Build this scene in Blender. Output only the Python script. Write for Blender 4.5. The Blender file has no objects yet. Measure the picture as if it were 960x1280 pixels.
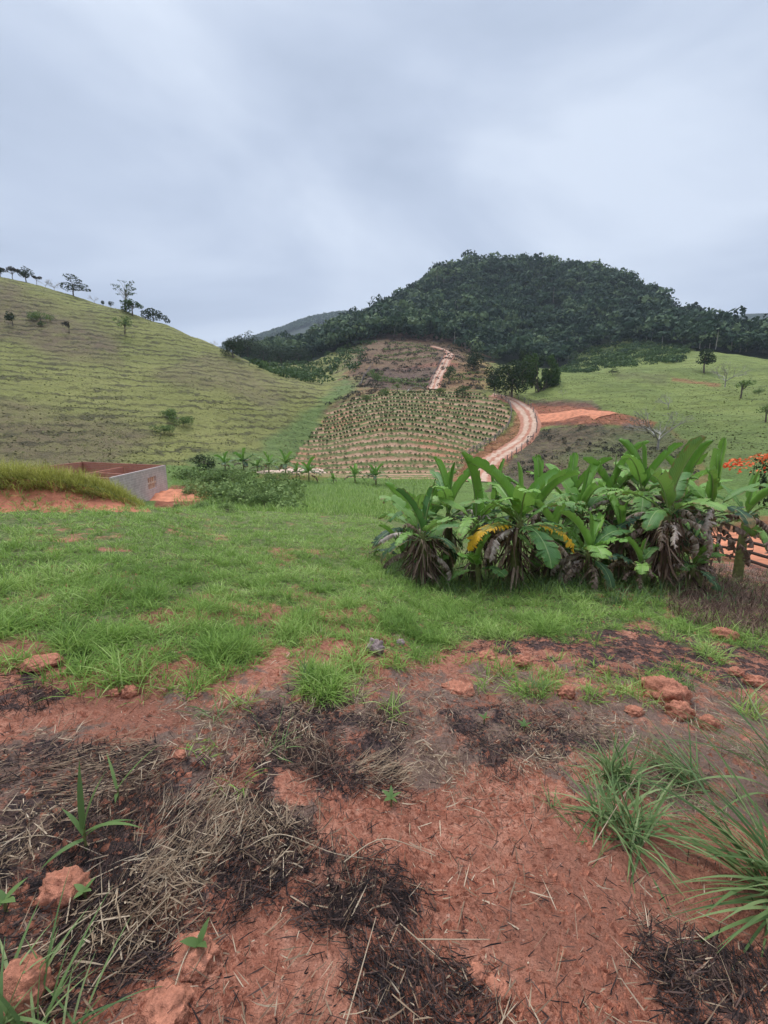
import bpy, math, random
import numpy as np
from mathutils import Vector, Matrix
from mathutils.bvhtree import BVHTree
R_=math.radians
rng=np.random.default_rng(7); random.seed(7)
# ---------------------------------------------------------------- camera, world, sun, exposure
sc=bpy.context.scene; col=sc.collection
F=500.0; PITCH=R_(10.5); SP,CP=math.sin(PITCH),math.cos(PITCH)
cd=bpy.data.cameras.new('camera'); cam=bpy.data.objects.new('camera',cd); col.objects.link(cam); sc.camera=cam
cd.sensor_fit='VERTICAL'; cd.sensor_height=36; cd.lens=36*F/1280; cd.clip_start=.05; cd.clip_end=6000
cam.location=(0,0,0); cam.rotation_euler=(math.pi/2-PITCH,0,0)
sc.view_settings.view_transform='Standard'; sc.view_settings.look='None'; sc.view_settings.gamma=1
sc.view_settings.use_curve_mapping=False; sc.view_settings.exposure=0.52
try:
    sc.cycles.max_bounces=6; sc.cycles.diffuse_bounces=3; sc.cycles.transparent_max_bounces=6
    sc.cycles.volume_bounces=0; sc.cycles.use_denoising=True; sc.cycles.transmission_bounces=2
except Exception: pass
SUN_EL,SUN_AZ=R_(62),R_(-25)
w=bpy.data.worlds.new('World'); sc.world=w; w.use_nodes=True
def build_world():
    nt=w.node_tree; N=nt.nodes; L=nt.links; N.clear()
    out=N.new('ShaderNodeOutputWorld'); bg=N.new('ShaderNodeBackground'); bg.inputs['Strength'].default_value=.1
    sky=N.new('ShaderNodeTexSky'); sky.sky_type='NISHITA'; sky.sun_disc=False; sky.sun_elevation=SUN_EL; sky.sun_rotation=SUN_AZ
    tc=N.new('ShaderNodeTexCoord'); mp=N.new('ShaderNodeMapping'); mp.inputs['Scale'].default_value=(1,1,2.6)
    L.new(tc.outputs['Generated'],mp.inputs['Vector'])
    n1=N.new('ShaderNodeTexNoise'); n1.inputs['Scale'].default_value=1.25; n1.inputs['Detail'].default_value=5; n1.inputs['Roughness'].default_value=.5; n1.inputs['Distortion'].default_value=.5
    L.new(mp.outputs[0],n1.inputs['Vector'])
    cr=N.new('ShaderNodeValToRGB'); e=cr.color_ramp.elements
    e[0].position=.36; e[0].color=(.415,.49,.625,1); e[1].position=.66; e[1].color=(.69,.77,.90,1)
    m=cr.color_ramp.elements.new(.5); m.color=(.52,.60,.745,1)
    L.new(n1.outputs['Fac'],cr.inputs['Fac'])
    sep=N.new('ShaderNodeSeparateXYZ'); L.new(tc.outputs['Generated'],sep.inputs[0])
    mr=N.new('ShaderNodeMapRange'); mr.interpolation_type='SMOOTHSTEP'
    for i,v in ((1,.68),(2,1.0),(3,7.7),(4,31.0)): mr.inputs[i].default_value=v
    L.new(sep.outputs['Z'],mr.inputs[0])
    sc_=N.new('ShaderNodeVectorMath'); sc_.operation='SCALE'; L.new(cr.outputs[0],sc_.inputs[0]); L.new(mr.outputs[0],sc_.inputs['Scale'])
    mx=N.new('ShaderNodeMix'); mx.data_type='RGBA'; mx.inputs[0].default_value=.95
    L.new(sky.outputs[0],mx.inputs[6]); L.new(sc_.outputs[0],mx.inputs[7])
    L.new(mx.outputs[2],bg.inputs['Color']); L.new(bg.outputs[0],out.inputs['Surface'])
build_world()
sl=bpy.data.lights.new('sun','SUN'); sl.energy=1.5; sl.angle=R_(12); sl.color=(1,.97,.92)
sun=bpy.data.objects.new('sun',sl); col.objects.link(sun)
sd=Vector((math.sin(SUN_AZ)*math.cos(SUN_EL),math.cos(SUN_AZ)*math.cos(SUN_EL),math.sin(SUN_EL)))
sun.rotation_euler=sd.to_track_quat('Z','Y').to_euler()

# ---------------------------------------------------------------- small helpers
def tag(o,label=None,cat=None,group=None,kind=None):
    if label: o['label']=label
    if cat: o['category']=cat
    if group: o['group']=group
    if kind: o['kind']=kind
    return o
def empty(name,loc=(0,0,0),rz=0):
    o=bpy.data.objects.new(name,None); col.objects.link(o); o.location=loc; o.rotation_euler=(0,0,rz); o.empty_display_size=.2
    return o
def mesh_np(name,V,Q,mats,smooth=False,attrs=None,midx=None,uv=None):
    """V (n,3); Q (m,4) or (m,3)"""
    V=np.asarray(V,dtype=np.float32); Q=np.asarray(Q,dtype=np.int32); k=Q.shape[1]
    me=bpy.data.meshes.new(name); me.vertices.add(len(V)); me.vertices.foreach_set('co',V.ravel())
    me.loops.add(Q.size); me.loops.foreach_set('vertex_index',Q.ravel())
    me.polygons.add(len(Q)); me.polygons.foreach_set('loop_start',np.arange(0,Q.size,k,dtype=np.int32))
    try: me.polygons.foreach_set('loop_total',np.full(len(Q),k,dtype=np.int32))
    except Exception: pass
    for m in (mats if isinstance(mats,(list,tuple)) else [mats]): me.materials.append(m)
    if midx is not None: me.polygons.foreach_set('material_index',np.asarray(midx,dtype=np.int32))
    me.update(calc_edges=True)
    me.polygons.foreach_set('use_smooth',np.full(len(Q),smooth,dtype=bool))
    for kx,a in (attrs or {}).items():
        at=me.attributes.new(kx,'FLOAT','POINT'); at.data.foreach_set('value',np.asarray(a,dtype=np.float32))
    if uv is not None:
        u=me.uv_layers.new(name='uv'); u.data.foreach_set('uv',np.asarray(uv,dtype=np.float32)[Q.ravel()].ravel())
    return me
def link(name,me,parent=None,loc=None,rz=None):
    o=bpy.data.objects.new(name,me); col.objects.link(o)
    if parent: o.parent=parent
    if loc is not None: o.location=loc
    if rz is not None: o.rotation_euler=(0,0,rz)
    return o
def copy_tree(o,parent=None):
    c=o.copy(); col.objects.link(c)
    if parent: c.parent=parent
    for ch in [x for x in KIDS.get(o.name,[])]: 
        d=copy_tree(ch,c)
        KIDS.setdefault(c.name,[]).append(d)
    return c
KIDS={}
def child(name,me,parent,**k):
    o=link(name,me,parent,**k); KIDS.setdefault(parent.name,[]).append(o); return o

# numpy perlin noise
_perm=np.random.default_rng(3).permutation(512)
def _h(ix,iy,s): return _perm[(_perm[(ix+s*37)&511]+iy)&511]
def pn(x,y,s=0):
    x=np.asarray(x,float); y=np.asarray(y,float); ix=np.floor(x).astype(int); iy=np.floor(y).astype(int); fx=x-ix; fy=y-iy
    u=fx*fx*fx*(fx*(fx*6-15)+10); v=fy*fy*fy*(fy*(fy*6-15)+10)
    def g(a,b,dx,dy):
        t=_h(a,b,s)/512*2*math.pi; return np.cos(t)*dx+np.sin(t)*dy
    a=g(ix,iy,fx,fy); b=g(ix+1,iy,fx-1,fy); c=g(ix,iy+1,fx,fy-1); d=g(ix+1,iy+1,fx-1,fy-1)
    return (a+(b-a)*u)*(1-v)+(c+(d-c)*u)*v
def fbm(x,y,o=4,s=0,r=.5):
    t=0;a=1;f=1
    for i in range(o): t=t+a*pn(x*f,y*f,s+i); a*=r; f*=2.03
    return t*1.4
def sstep(a,b,x): t=np.clip((x-a)/(b-a),0,1); return t*t*(3-2*t)
def pchip(xk,yk,x):
    xk=np.asarray(xk,float); yk=np.asarray(yk,float); h=np.diff(xk); d=np.diff(yk)/h; m=np.zeros(len(xk)); m[0]=d[0]; m[-1]=d[-1]
    for i in range(1,len(xk)-1):
        if d[i-1]*d[i]>0:
            w1=2*h[i]+h[i-1]; w2=h[i]+2*h[i-1]; m[i]=(w1+w2)/(w1/d[i-1]+w2/d[i])
    x=np.clip(x,xk[0],xk[-1]); i=np.clip(np.searchsorted(xk,x,side='right')-1,0,len(h)-1); t=(x-xk[i])/h[i]
    return (2*t**3-3*t**2+1)*yk[i]+(t**3-2*t**2+t)*h[i]*m[i]+(-2*t**3+3*t**2)*yk[i+1]+(t**3-t**2)*h[i]*m[i+1]

# ---------------------------------------------------------------- the lie of the land
# surveyed as sight lines from the eye point (origin): a bearing, a slope and a distance for each ridge, foot and edge
def E_of(py): q=(640-py)/F; return (q*CP-SP)/(CP+q*SP)
def th_of(px,E): return math.atan((px-480)/F*(CP-E*SP))
def proj(X,Y,Z):
    d=Y*CP-Z*SP; d=np.where(d>1e-3,d,1e-3); return 480+F*X/d, 640-F*(Y*SP+Z*CP)/d
def layer(pts):
    A=[]
    for p in pts:
        if len(p)==3:
            px,py,R=p; E=E_of(py); t=th_of(px,E); A.append((t,R,E*math.cos(t)*R))
        else:
            px,_,R,z=p; t=th_of(px,-.1); A.append((t,R,z))
    return np.array(A)
N_=None
LAY=[
 # field end / foot of bank
 layer([(-350,640,15),(0,637,14.5),(100,636,15),(185,637,16),(260,639,20),(350,642,22),(430,645,24),(480,656,20),(540,690,14.5),(650,703,12.5),(750,705,12.5),(850,715,13.5),(960,728,15),(1250,740,15)]),
 # bank top / lip
 layer([(-350,580,17),(0,594,16.3),(80,600,16.7),(150,619,17),(185,634,17.8),(260,637,22),(350,641,24),(430,640,27),(480,648,25),(540,N_,18,-4.5),(650,N_,17,-4.7),(750,N_,17,-4.9),(850,700,18),(960,708,19.5),(1250,720,20)]),
 layer([(-350,N_,24,-4.2),(0,N_,23,-4.6),(80,N_,24,-5.0),(150,N_,25,-5.5),(185,N_,26,-5.6),(260,N_,31,-5.7),(350,N_,34,-5.9),(430,623,38),(480,625,38),(540,N_,30,-6.2),(650,N_,28,-6.2),(750,N_,28,-6.2),(850,N_,26,-6.0),(960,676,27),(1250,680,27)]),
 layer([(-350,N_,46,-5.4),(0,N_,48,-5.6),(80,N_,50,-5.6),(150,N_,52,-5.6),(185,N_,52,-5.6),(260,N_,50,-5.7),(350,598,54),(430,602,54),(480,604,54),(540,N_,50,-6.2),(650,N_,48,-6.5),(750,N_,48,-6.5),(850,N_,47,-6.5),(960,N_,46,-6.3),(1250,N_,46,-6.3)]),
 # foot of the hills
 layer([(-350,588,66),(0,584,66),(100,582,66),(210,582,65),(300,588,63),(370,591,66),(430,592,68),(480,592,68),(560,592,67),(650,592,64),(750,590,62),(850,586,62),(960,583,62),(1250,583,62)]),
 layer([(-350,500,88),(0,506,88),(75,511,88),(150,519,87),(210,526,86),(258,536,84),(300,546,83),(345,557,83),(385,561,84),(410,561,84),(440,559,84),(480,558,84),(560,559,84),(600,562,84),(640,562,83),(690,562,80),(740,560,79),(800,558,80),(860,550,84),(960,545,84),(1250,540,84)]),
 layer([(-350,400,130),(0,428,128),(75,435,125),(150,446,121),(210,457,118),(258,470,113),(300,486,110),(345,507,106),(385,527,103),(410,530,102),(440,526,101),(480,523,101),(560,522,101),(600,522,101),(640,525,100),(690,528,95),(740,527,94),(800,525,96),(860,512,106),(960,514,106),(1250,505,106)]),
 # first crest
 layer([(-350,270,182),(0,347,172),(40,357,169),(75,366,166),(110,378,163),(150,389,160),(180,399,158),(210,408,155),(235,420,153),(258,430,150),(300,447,142),(345,468,132),(385,489,122),(410,496,120),(440,493,119),(480,489,119),(560,488,119),(600,489,119),(640,495,116),(672,506,112),(700,508,110),(740,507,109),(790,500,112),(830,494,122),(860,490,128),(960,492,128),(1250,480,128)]),
 layer([(-350,300,210),(0,366,192),(75,383,186),(150,403,178),(210,420,172),(258,440,165),(300,455,156),(345,470,148),(385,480,140),(410,486,138),(440,486,134),(480,484,133),(560,483,133),(600,484,135),(640,489,132),(672,484,132),(700,467,142),(740,463,150),(790,464,154),(830,465,158),(860,466,158),(960,478,158),(1250,470,158)]),
 layer([(-350,330,250),(0,385,230),(150,425,215),(210,435,212),(258,450,205),(300,459,198),(345,463,190),(385,468,186),(410,470,182),(440,461,178),(480,452,176),(560,452,176),(600,460,178),(640,470,180),(690,470,186),(740,466,192),(790,458,196),(860,450,200),(920,455,200),(960,462,200),(1250,460,200)]),
 # foot of the wood
 layer([(-350,360,300),(0,400,270),(150,438,255),(210,444,252),(258,447,250),(300,449,246),(345,454,240),(385,452,234),(410,446,228),(440,436,224),(480,426,222),(520,428,222),(560,436,222),(600,450,222),(640,458,225),(690,462,230),(740,455,236),(790,442,240),(860,440,244),(920,445,246),(960,450,248),(1250,450,248)]),
 layer([(-350,380,340),(0,420,300),(258,445,285),(300,444,280),(345,441,280),(385,436,282),(430,422,290),(480,405,300),(520,396,305),(560,390,310),(600,392,312),(640,395,314),(690,400,316),(740,403,318),(790,402,318),(860,414,318),(920,425,318),(960,430,318),(1250,435,318)]),
 # top of the wood
 layer([(-350,428,380),(0,433,350),(210,448,335),(258,446,325),(300,445,320),(345,440,325),(385,443,335),(430,423,355),(470,405,372),(490,392,380),(520,371,395),(555,351,405),(600,341,415),(650,339,420),(700,346,420),(760,357,420),(800,378,415),(860,414,405),(905,431,400),(930,439,400),(960,443,400),(1250,458,400)]),
 layer([(-350,N_,520,10),(0,N_,500,20),(258,N_,480,30),(345,N_,480,42),(430,N_,500,62),(490,N_,520,80),(600,N_,560,125),(700,N_,560,120),(800,N_,560,100),(900,N_,540,66),(960,N_,540,58),(1250,N_,540,40)]),
 # far ridge
 layer([(-350,470,1500),(0,460,1500),(210,448,1500),(258,440,1500),(290,440,1500),(320,431,1500),(360,418,1500),(400,406,1500),(440,402,1500),(520,408,1500),(700,410,1500),(900,407,1500),(930,402,1500),(960,401,1500),(1250,410,1500)]),
 layer([(-350,N_,2000,40),(480,N_,2000,40),(1250,N_,2000,40)]),
]
TH=np.concatenate([np.linspace(-math.pi,-1.12,70,endpoint=False),np.linspace(-1.12,1.12,741),np.linspace(1.12,math.pi,71)[1:]])
NR=1300
RR=np.concatenate([[0.02,.1,.2],np.exp(np.linspace(math.log(.3),math.log(1990),NR-3))])
KR=np.zeros((len(TH),len(LAY))); KZ=KR.copy()
for k,A in enumerate(LAY):
    r0,z0=A[0,1:]; r1,z1=A[-1,1:]
    t=np.concatenate([[-math.pi-.01],A[:,0],[math.pi+.01]])
    rm,zm=(r0+r1)/2,(z0+z1)/2
    KR[:,k]=pchip(t,np.concatenate([[rm],A[:,1],[rm]]),TH); KZ[:,k]=pchip(t,np.concatenate([[zm],A[:,2],[zm]]),TH)
# soften the layer curves sideways a little so no crease runs along a bearing
ker=np.exp(-np.linspace(-2,2,9)**2); ker/=ker.sum()
def smooth_cols(a): 
    p=np.pad(a,((4,4),(0,0)),mode='wrap'); return sum(p[i:i+len(a)]*ker[i] for i in range(9))
KR=smooth_cols(KR); KZ=smooth_cols(KZ)
ZT=np.zeros((len(TH),NR))
for i in range(len(TH)):
    rk,zk=KR[i],KZ[i]; s=(zk[0]+1.6)/rk[0]
    xs=np.concatenate([[0,rk[0]*.3,rk[0]*.65],rk]); ys=np.concatenate([[-1.6,-1.6+s*rk[0]*.3,-1.6+s*rk[0]*.65],zk])
    ZT[i]=pchip(xs,ys,RR)
lnR=np.log(RR)
# relief noise
TT,RG=np.meshgrid(TH,RR,indexing='ij'); XG=RG*np.sin(TT); YG=RG*np.cos(TT)
def relief(X,Y,R):
    a=sstep(.0,3,R)
    n=.035*fbm(X*1.1,Y*1.1,3,1)*sstep(.3,2,R)+0.024*fbm(X*4.5,Y*4.5,3,5)*(1-sstep(10,25,R))+0.011*fbm(X*16,Y*16,2,9)*(1-sstep(4,9,R))
    n=n+.10*fbm(X*.35,Y*.35,3,11)*sstep(4,10,R)*(1-sstep(60,120,R)*.3)
    far=sstep(66,95,R); th=np.arctan2(X,Y); far=far*(1-.85*sstep(-.30,-.18,th)*(1-sstep(.30,.36,th))*(1-sstep(118,130,R)))
    n=n+far*(.8*fbm(X*.045,Y*.045,3,14)+.30*fbm(X*.17,Y*.17,3,17))*(1-.0*R)
    n=n+far*sstep(.2,.4,th)*1.3*fbm(X*.035,Y*.035,2,23)*(1-sstep(180,260,R))
    n=n+sstep(200,330,R)*(3.0*fbm(X*.014,Y*.014,3,20))
    return n
ZG=ZT+relief(XG,YG,RG)
ROWS=19
_rw=(RG-KR[:,4][:,None])/(KR[:,7]-KR[:,4])[:,None]
ZG=ZG+2.6*np.exp(-((TT-.045)/.15)**2)*np.sin(math.pi*np.clip(_rw,0,1))**1.0*((_rw>0)&(_rw<1))
ZG=ZG+.26*np.cos(2*math.pi*_rw*ROWS)*sstep(-.28,-.2,TT)*(1-sstep(.26,.32,TT))*sstep(.0,.05,_rw)*(1-sstep(.92,1.0,_rw))
def H(X,Y):
    X=np.asarray(X,float); Y=np.asarray(Y,float); r=np.maximum(np.hypot(X,Y),.03); t=np.arctan2(X,Y)
    i=np.clip(np.searchsorted(TH,t,side='right')-1,0,len(TH)-2); j=np.clip(np.searchsorted(RR,r,side='right')-1,0,NR-2)
    a=(t-TH[i])/(TH[i+1]-TH[i]); b=np.clip((r-RR[j])/(RR[j+1]-RR[j]),0,1)
    return (ZG[i,j]*(1-a)+ZG[i+1,j]*a)*(1-b)+(ZG[i,j+1]*(1-a)+ZG[i+1,j+1]*a)*b
def hit(px,py,rmin=.4,rmax=1900):
    """where the sight line through a pixel of the survey photo meets the land"""
    E=E_of(py); u=(px-480)/F*(CP-E*SP); r=np.exp(np.linspace(math.log(rmin),math.log(rmax),3000)); c=1/math.hypot(1,u)
    Y=r*c; X=Y*u; d=H(X,Y)-E*Y; k=np.argmax(d>=0)
    if d[k]<0: k=len(r)-1
    return Vector((X[k],Y[k],float(H(X[k],Y[k]))))
def at_depth(px,Y,E=-.1):
    X=(px-480)/F*(CP-E*SP)*Y; return Vector((X,Y,float(H(X,Y))))
def inpoly(px,py,poly):
    px=np.asarray(px); py=np.asarray(py); r=np.zeros(px.shape,bool); n=len(poly)
    for i in range(n):
        x1,y1=poly[i]; x2,y2=poly[(i+1)%n]
        if y1==y2: continue
        c=((y1>py)!=(y2>py))&(px<(x2-x1)*(py-y1)/(y2-y1)+x1); r^=c
    return r
def polydist(px,py,poly):
    """signed distance, positive inside"""
    d=np.full(np.shape(px),1e9); n=len(poly)
    for i in range(n):
        x1,y1=poly[i]; x2,y2=poly[(i+1)%n]; dx,dy=x2-x1,y2-y1
        t=np.clip(((px-x1)*dx+(py-y1)*dy)/(dx*dx+dy*dy+1e-9),0,1); d=np.minimum(d,np.hypot(px-x1-t*dx,py-y1-t*dy))
    return np.where(inpoly(px,py,poly),d,-d)
PX,PY=proj(XG,YG,ZG)
class Zone:
    """a patch of ground, its outline surveyed once as ground points"""
    def __init__(s,poly,r0,r1): s.poly=poly; s.r0=r0; s.r1=r1
    def __call__(s,X,Y,soft=6,jit=0,seed=0,fr=1):
        X=np.asarray(X,float);Y=np.asarray(Y,float); Z=H(X,Y); px,py=proj(X,Y,Z); r=np.hypot(X,Y)
        d=polydist(px,py,s.poly)
        if jit: d=d+jit*fbm(X*fr,Y*fr,3,seed)
        return sstep(-soft,soft,d)*((r>s.r0)&(r<s.r1)&(Y>0))
Z_BURN=[Zone([(540,785),(640,768),(740,762),(830,778),(930,792),(1000,800),(1000,858),(880,858),(760,838),(640,818),(560,812)],1,20),
 Zone([(-80,940),(120,925),(230,950),(330,985),(400,1045),(500,1085),(540,1140),(490,1185),(420,1165),(330,1125),(250,1160),(150,1230),(60,1300),(-80,1400)],.3,5),
 Zone([(560,885),(640,890),(740,900),(760,935),(650,955),(590,940)],.5,6),
 Zone([(440,1180),(560,1200),(640,1300),(480,1330)],.2,4),
 Zone([(790,1150),(900,1190),(1050,1200),(1100,1330),(880,1330)],.2,4),
 Zone([(-60,845),(40,840),(90,870),(60,900),(-60,905)],1,6),
 Zone([(300,890),(420,870),(520,900),(500,990),(400,985),(330,950)],1,6)]
Z_LITTER=[Zone([(230,850),(560,830),(900,850),(1050,900),(1050,1060),(850,1010),(700,960),(560,990),(480,960),(330,960),(180,930)],.5,8),
 Zone([(-80,930),(200,915),(330,980),(390,1010),(370,1090),(260,1140),(120,1240),(-80,1350)],.3,5),
 Zone([(870,705),(1000,700),(1000,790),(850,770),(800,750)],5,20)]
Z_COFFEE=Zone([(352,590),(372,566),(392,540),(410,519),(432,503),(458,494),(490,490),(540,489),(590,491),(622,499),(636,512),(636,530),(618,550),(590,572),(572,590),(545,600),(420,600),(370,600)],60,124)

# ---------------------------------------------------------------- materials
def mat(name): 
    m=bpy.data.materials.new(name); m.use_nodes=True; return m
class NT:
    def __init__(s,m): s.nt=m.node_tree; s.N=s.nt.nodes; s.L=s.nt.links; s.b=s.N['Principled BSDF']; s.b.inputs['Roughness'].default_value=.85; s.b.inputs['Specular IOR Level'].default_value=.25; s.tc=None
    def co(s,which='Object'):
        if not s.tc: s.tc=s.N.new('ShaderNodeTexCoord')
        return s.tc.outputs[which]
    def noise(s,scale,detail=4,rough=.55,vec=None,dist=0,stretch=None):
        n=s.N.new('ShaderNodeTexNoise'); n.inputs['Scale'].default_value=scale; n.inputs['Detail'].default_value=detail; n.inputs['Roughness'].default_value=rough; n.inputs['Distortion'].default_value=dist
        v=vec or s.co()
        if stretch:
            mp=s.N.new('ShaderNodeMapping'); mp.inputs['Scale'].default_value=stretch; s.L.new(v,mp.inputs[0]); v=mp.outputs[0]
        s.L.new(v,n.inputs['Vector']); return n.outputs['Fac']
    def vor(s,scale,feature='F1'):
        n=s.N.new('ShaderNodeTexVoronoi'); n.feature=feature; n.inputs['Scale'].default_value=scale; s.L.new(s.co(),n.inputs['Vector']); return n.outputs['Distance']
    def ramp(s,fac,stops):
        r=s.N.new('ShaderNodeValToRGB'); e=r.color_ramp.elements
        for i,(p,c) in enumerate(stops):
            if i<2: el=e[i]; el.position=p
            else: el=e.new(p)
            el.color=(*c,1) if isinstance(c,tuple) else (c,c,c,1)
        s.L.new(fac,r.inputs[0]); return r.outputs[0]
    def attr(s,n): a=s.N.new('ShaderNodeAttribute'); a.attribute_name=n; return a.outputs['Fac']
    def mix(s,f,a,b,mode='MIX'):
        m=s.N.new('ShaderNodeMix'); m.data_type='RGBA'; m.blend_type=mode; m.clamp_factor=True
        for sock,v in ((m.inputs[0],f),(m.inputs[6],a),(m.inputs[7],b)):
            if isinstance(v,(int,float)): sock.default_value=v if sock is m.inputs[0] else (v,v,v,1)
            elif isinstance(v,tuple): sock.default_value=(*v,1)
            else: s.L.new(v,sock)
        return m.outputs[2]
    def math(s,op,a,b=None,c=None,clamp=False):
        m=s.N.new('ShaderNodeMath'); m.operation=op; m.use_clamp=clamp
        for i,v in enumerate((a,b,c)):
            if v is None: continue
            if isinstance(v,(int,float)): m.inputs[i].default_value=v
            else: s.L.new(v,m.inputs[i])
        return m.outputs[0]
    def bump(s,h,strength=.5,dist=.02,prev=None):
        b=s.N.new('ShaderNodeBump'); b.inputs['Strength'].default_value=strength; b.inputs['Distance'].default_value=dist; s.L.new(h,b.inputs['Height'])
        if prev is not None: s.L.new(prev,b.inputs['Normal'])
        s.L.new(b.outputs[0],s.b.inputs['Normal']); return b.outputs[0]
    def color(s,c): 
        if isinstance(c,tuple): s.b.inputs['Base Color'].default_value=(*c,1)
        else: s.L.new(c,s.b.inputs['Base Color'])
    def rand(s):
        o=s.N.new('ShaderNodeObjectInfo'); return o.outputs['Random']
    def translucent(s,colr,fac=.3):
        t=s.N.new('ShaderNodeBsdfTranslucent'); 
        if isinstance(colr,tuple): t.inputs[0].default_value=(*colr,1)
        else: s.L.new(colr,t.inputs[0])
        mx=s.N.new('ShaderNodeMixShader'); mx.inputs[0].default_value=fac; out=s.N['Material Output']
        s.L.new(s.b.outputs[0],mx.inputs[1]); s.L.new(t.outputs[0],mx.inputs[2]); s.L.new(mx.outputs[0],out.inputs['Surface'])

def m_foreground():
    m=mat('red_soil_and_grass_ground'); n=NT(m)
    big=n.noise(.9,5,.6); fine=n.noise(14,6,.65); grit=n.noise(70,4,.7)
    soil=n.ramp(fine,[(.28,(.28,.09,.05)),(.48,(.49,.19,.115)),(.68,(.66,.32,.21))])
    soil=n.mix(n.ramp(big,[(.38,0.),(.62,1.)]),soil,n.mix(fine,(.27,.105,.062),(.40,.17,.11)))
    soil=n.mix(n.ramp(grit,[(.52,0.),(.66,.7)]),soil,(.16,.06,.036))
    soil=n.mix(n.ramp(n.noise(38,3,.6),[(.66,0.),(.74,.7)]),soil,(.66,.42,.32))
    ash=n.mix(n.ramp(n.noise(34,5,.75),[(.4,0.),(.62,1.)]),(.012,.012,.015),(.15,.09,.075))
    litter=n.mix(n.noise(42,5,.75,stretch=(1,.35,1)),(.06,.035,.028),(.36,.25,.19))
    bn=n.math('ADD',n.attr('burn'),n.math('MULTIPLY',n.math('SUBTRACT',n.noise(5.5,8,.72),.545),4.8))
    ln=n.math('ADD',n.attr('litter'),n.math('MULTIPLY',n.math('SUBTRACT',n.noise(4.7,8,.75),.54),4.5))
    c=n.mix(n.ramp(ln,[(.42,0.),(.75,.9)]),soil,litter)
    c=n.mix(n.ramp(bn,[(.50,0.),(.75,.95)]),c,ash)
    turf=n.mix(n.ramp(n.noise(9,6,.75),[(.42,0.),(.66,1.)]),(.085,.135,.032),(.23,.20,.095))
    gn=n.math('ADD',n.attr('green'),n.math('MULTIPLY',n.math('SUBTRACT',n.noise(2.4,6,.7),.5),1.6))
    c=n.mix(n.ramp(gn,[(.42,0.),(.7,1.)]),c,turf)
    n.color(c)
    hgt=n.math('ADD',n.math('MULTIPLY',fine,1.0),n.math('MULTIPLY',grit,.6))
    b=n.bump(n.noise(5,6,.7),.8,.06); n.bump(hgt,1.,.035,b)
    n.b.inputs['Roughness'].default_value=.95; return m
def m_bank(): pass
def m_pasture(name,c0,c1,c2,dry,tsc=4.2,tstr=.6,hi=(.20,.24,.06)):
    """grazed hillside: cattle terracettes run along the contour"""
    m=mat(name); n=NT(m)
    geo=n.N.new('ShaderNodeNewGeometry'); sep=n.N.new('ShaderNodeSeparateXYZ'); n.L.new(geo.outputs['Position'],sep.inputs[0])
    wob=n.noise(.10,4,.6)
    ph=n.math('ADD',n.math('MULTIPLY',sep.outputs['Z'],tsc),n.math('MULTIPLY',wob,14.0))
    ph=n.math('ADD',ph,n.math('MULTIPLY',n.noise(.4,5,.75),8.0))
    tw=n.math('SINE',ph); tw2=n.math('MULTIPLY_ADD',tw,.5,.5)
    brk=n.ramp(n.noise(.13,6,.8),[(.40,0.),(.56,1.)])
    tl=n.math('MULTIPLY',n.ramp(tw2,[(.55,0.),(.95,1.)]),brk)
    base=n.ramp(n.noise(.05,5,.62),[(.28,c0),(.5,c1),(.72,c2)])
    base=n.mix(n.ramp(n.noise(.9,5,.75),[(.35,0.),(.75,.7)]),base,hi)
    base=n.mix(n.math('MULTIPLY',n.attr('dry'),n.ramp(n.noise(.33,5,.7),[(.3,.35),(.6,1.)])),base,dry)
    base=n.mix(n.math('MULTIPLY',tl,tstr),base,(.075,.062,.030))
    base=n.mix(n.ramp(n.noise(2.4,4,.8,stretch=(1,1,2.5)),[(.55,0.),(.72,.65)]),base,(.07,.075,.028))
    base=n.mix(n.attr('soil'),base,n.ramp(n.noise(.8,5,.7),[(.3,(.16,.055,.03)),(.55,(.42,.15,.075)),(.7,(.55,.24,.14))]))
    base=n.mix(n.math('MULTIPLY',n.attr('char'),.85),base,n.ramp(n.noise(.55,6,.78),[(.36,(.04,.03,.03)),(.47,(.12,.07,.055)),(.56,(.20,.12,.085)),(.64,(.16,.15,.06)),(.72,(.36,.19,.12))]))
    base=n.mix(n.attr('lush'),base,n.ramp(n.noise(.6,5,.7),[(.3,(.11,.17,.045)),(.7,(.20,.28,.075))]))
    n.color(base)
    b=n.bump(tl,.9,.35); b=n.bump(n.noise(.25,6,.75),.8,1.6,b); n.bump(n.noise(1.4,6,.8),1.,.5,b); return m
def m_coffee():
    m=mat('coffee_slope_soil'); n=NT(m)
    geo=n.N.new('ShaderNodeNewGeometry'); sep=n.N.new('ShaderNodeSeparateXYZ'); n.L.new(geo.outputs['Position'],sep.inputs[0])
    a=n.attr('row'); tw=n.math('COSINE',n.math('MULTIPLY',a,2*math.pi)); tw=n.math('MULTIPLY_ADD',tw,.5,.5)
    soil=n.ramp(n.noise(.8,6,.75),[(.3,(.30,.155,.085)),(.5,(.43,.24,.145)),(.7,(.56,.36,.235))])
    soil=n.mix(n.ramp(n.noise(.07,4,.6),[(.52,0.),(.66,.8)]),soil,(.50,.20,.11))
    weed=n.mix(n.noise(1.5,5,.7),(.07,.10,.025),(.16,.20,.055))
    f=n.math('MULTIPLY',n.ramp(n.math('ADD',tw,n.math('MULTIPLY',n.math('SUBTRACT',n.noise(.5,5,.7),.5),1.6)),[(.25,0.),(.6,1.)]),n.ramp(n.noise(1.1,5,.75),[(.34,.45),(.56,1.)]))
    c=n.mix(f,soil,weed)
    n.color(c); n.bump(n.noise(2.0,5,.75),.7,.3); return m
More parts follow.
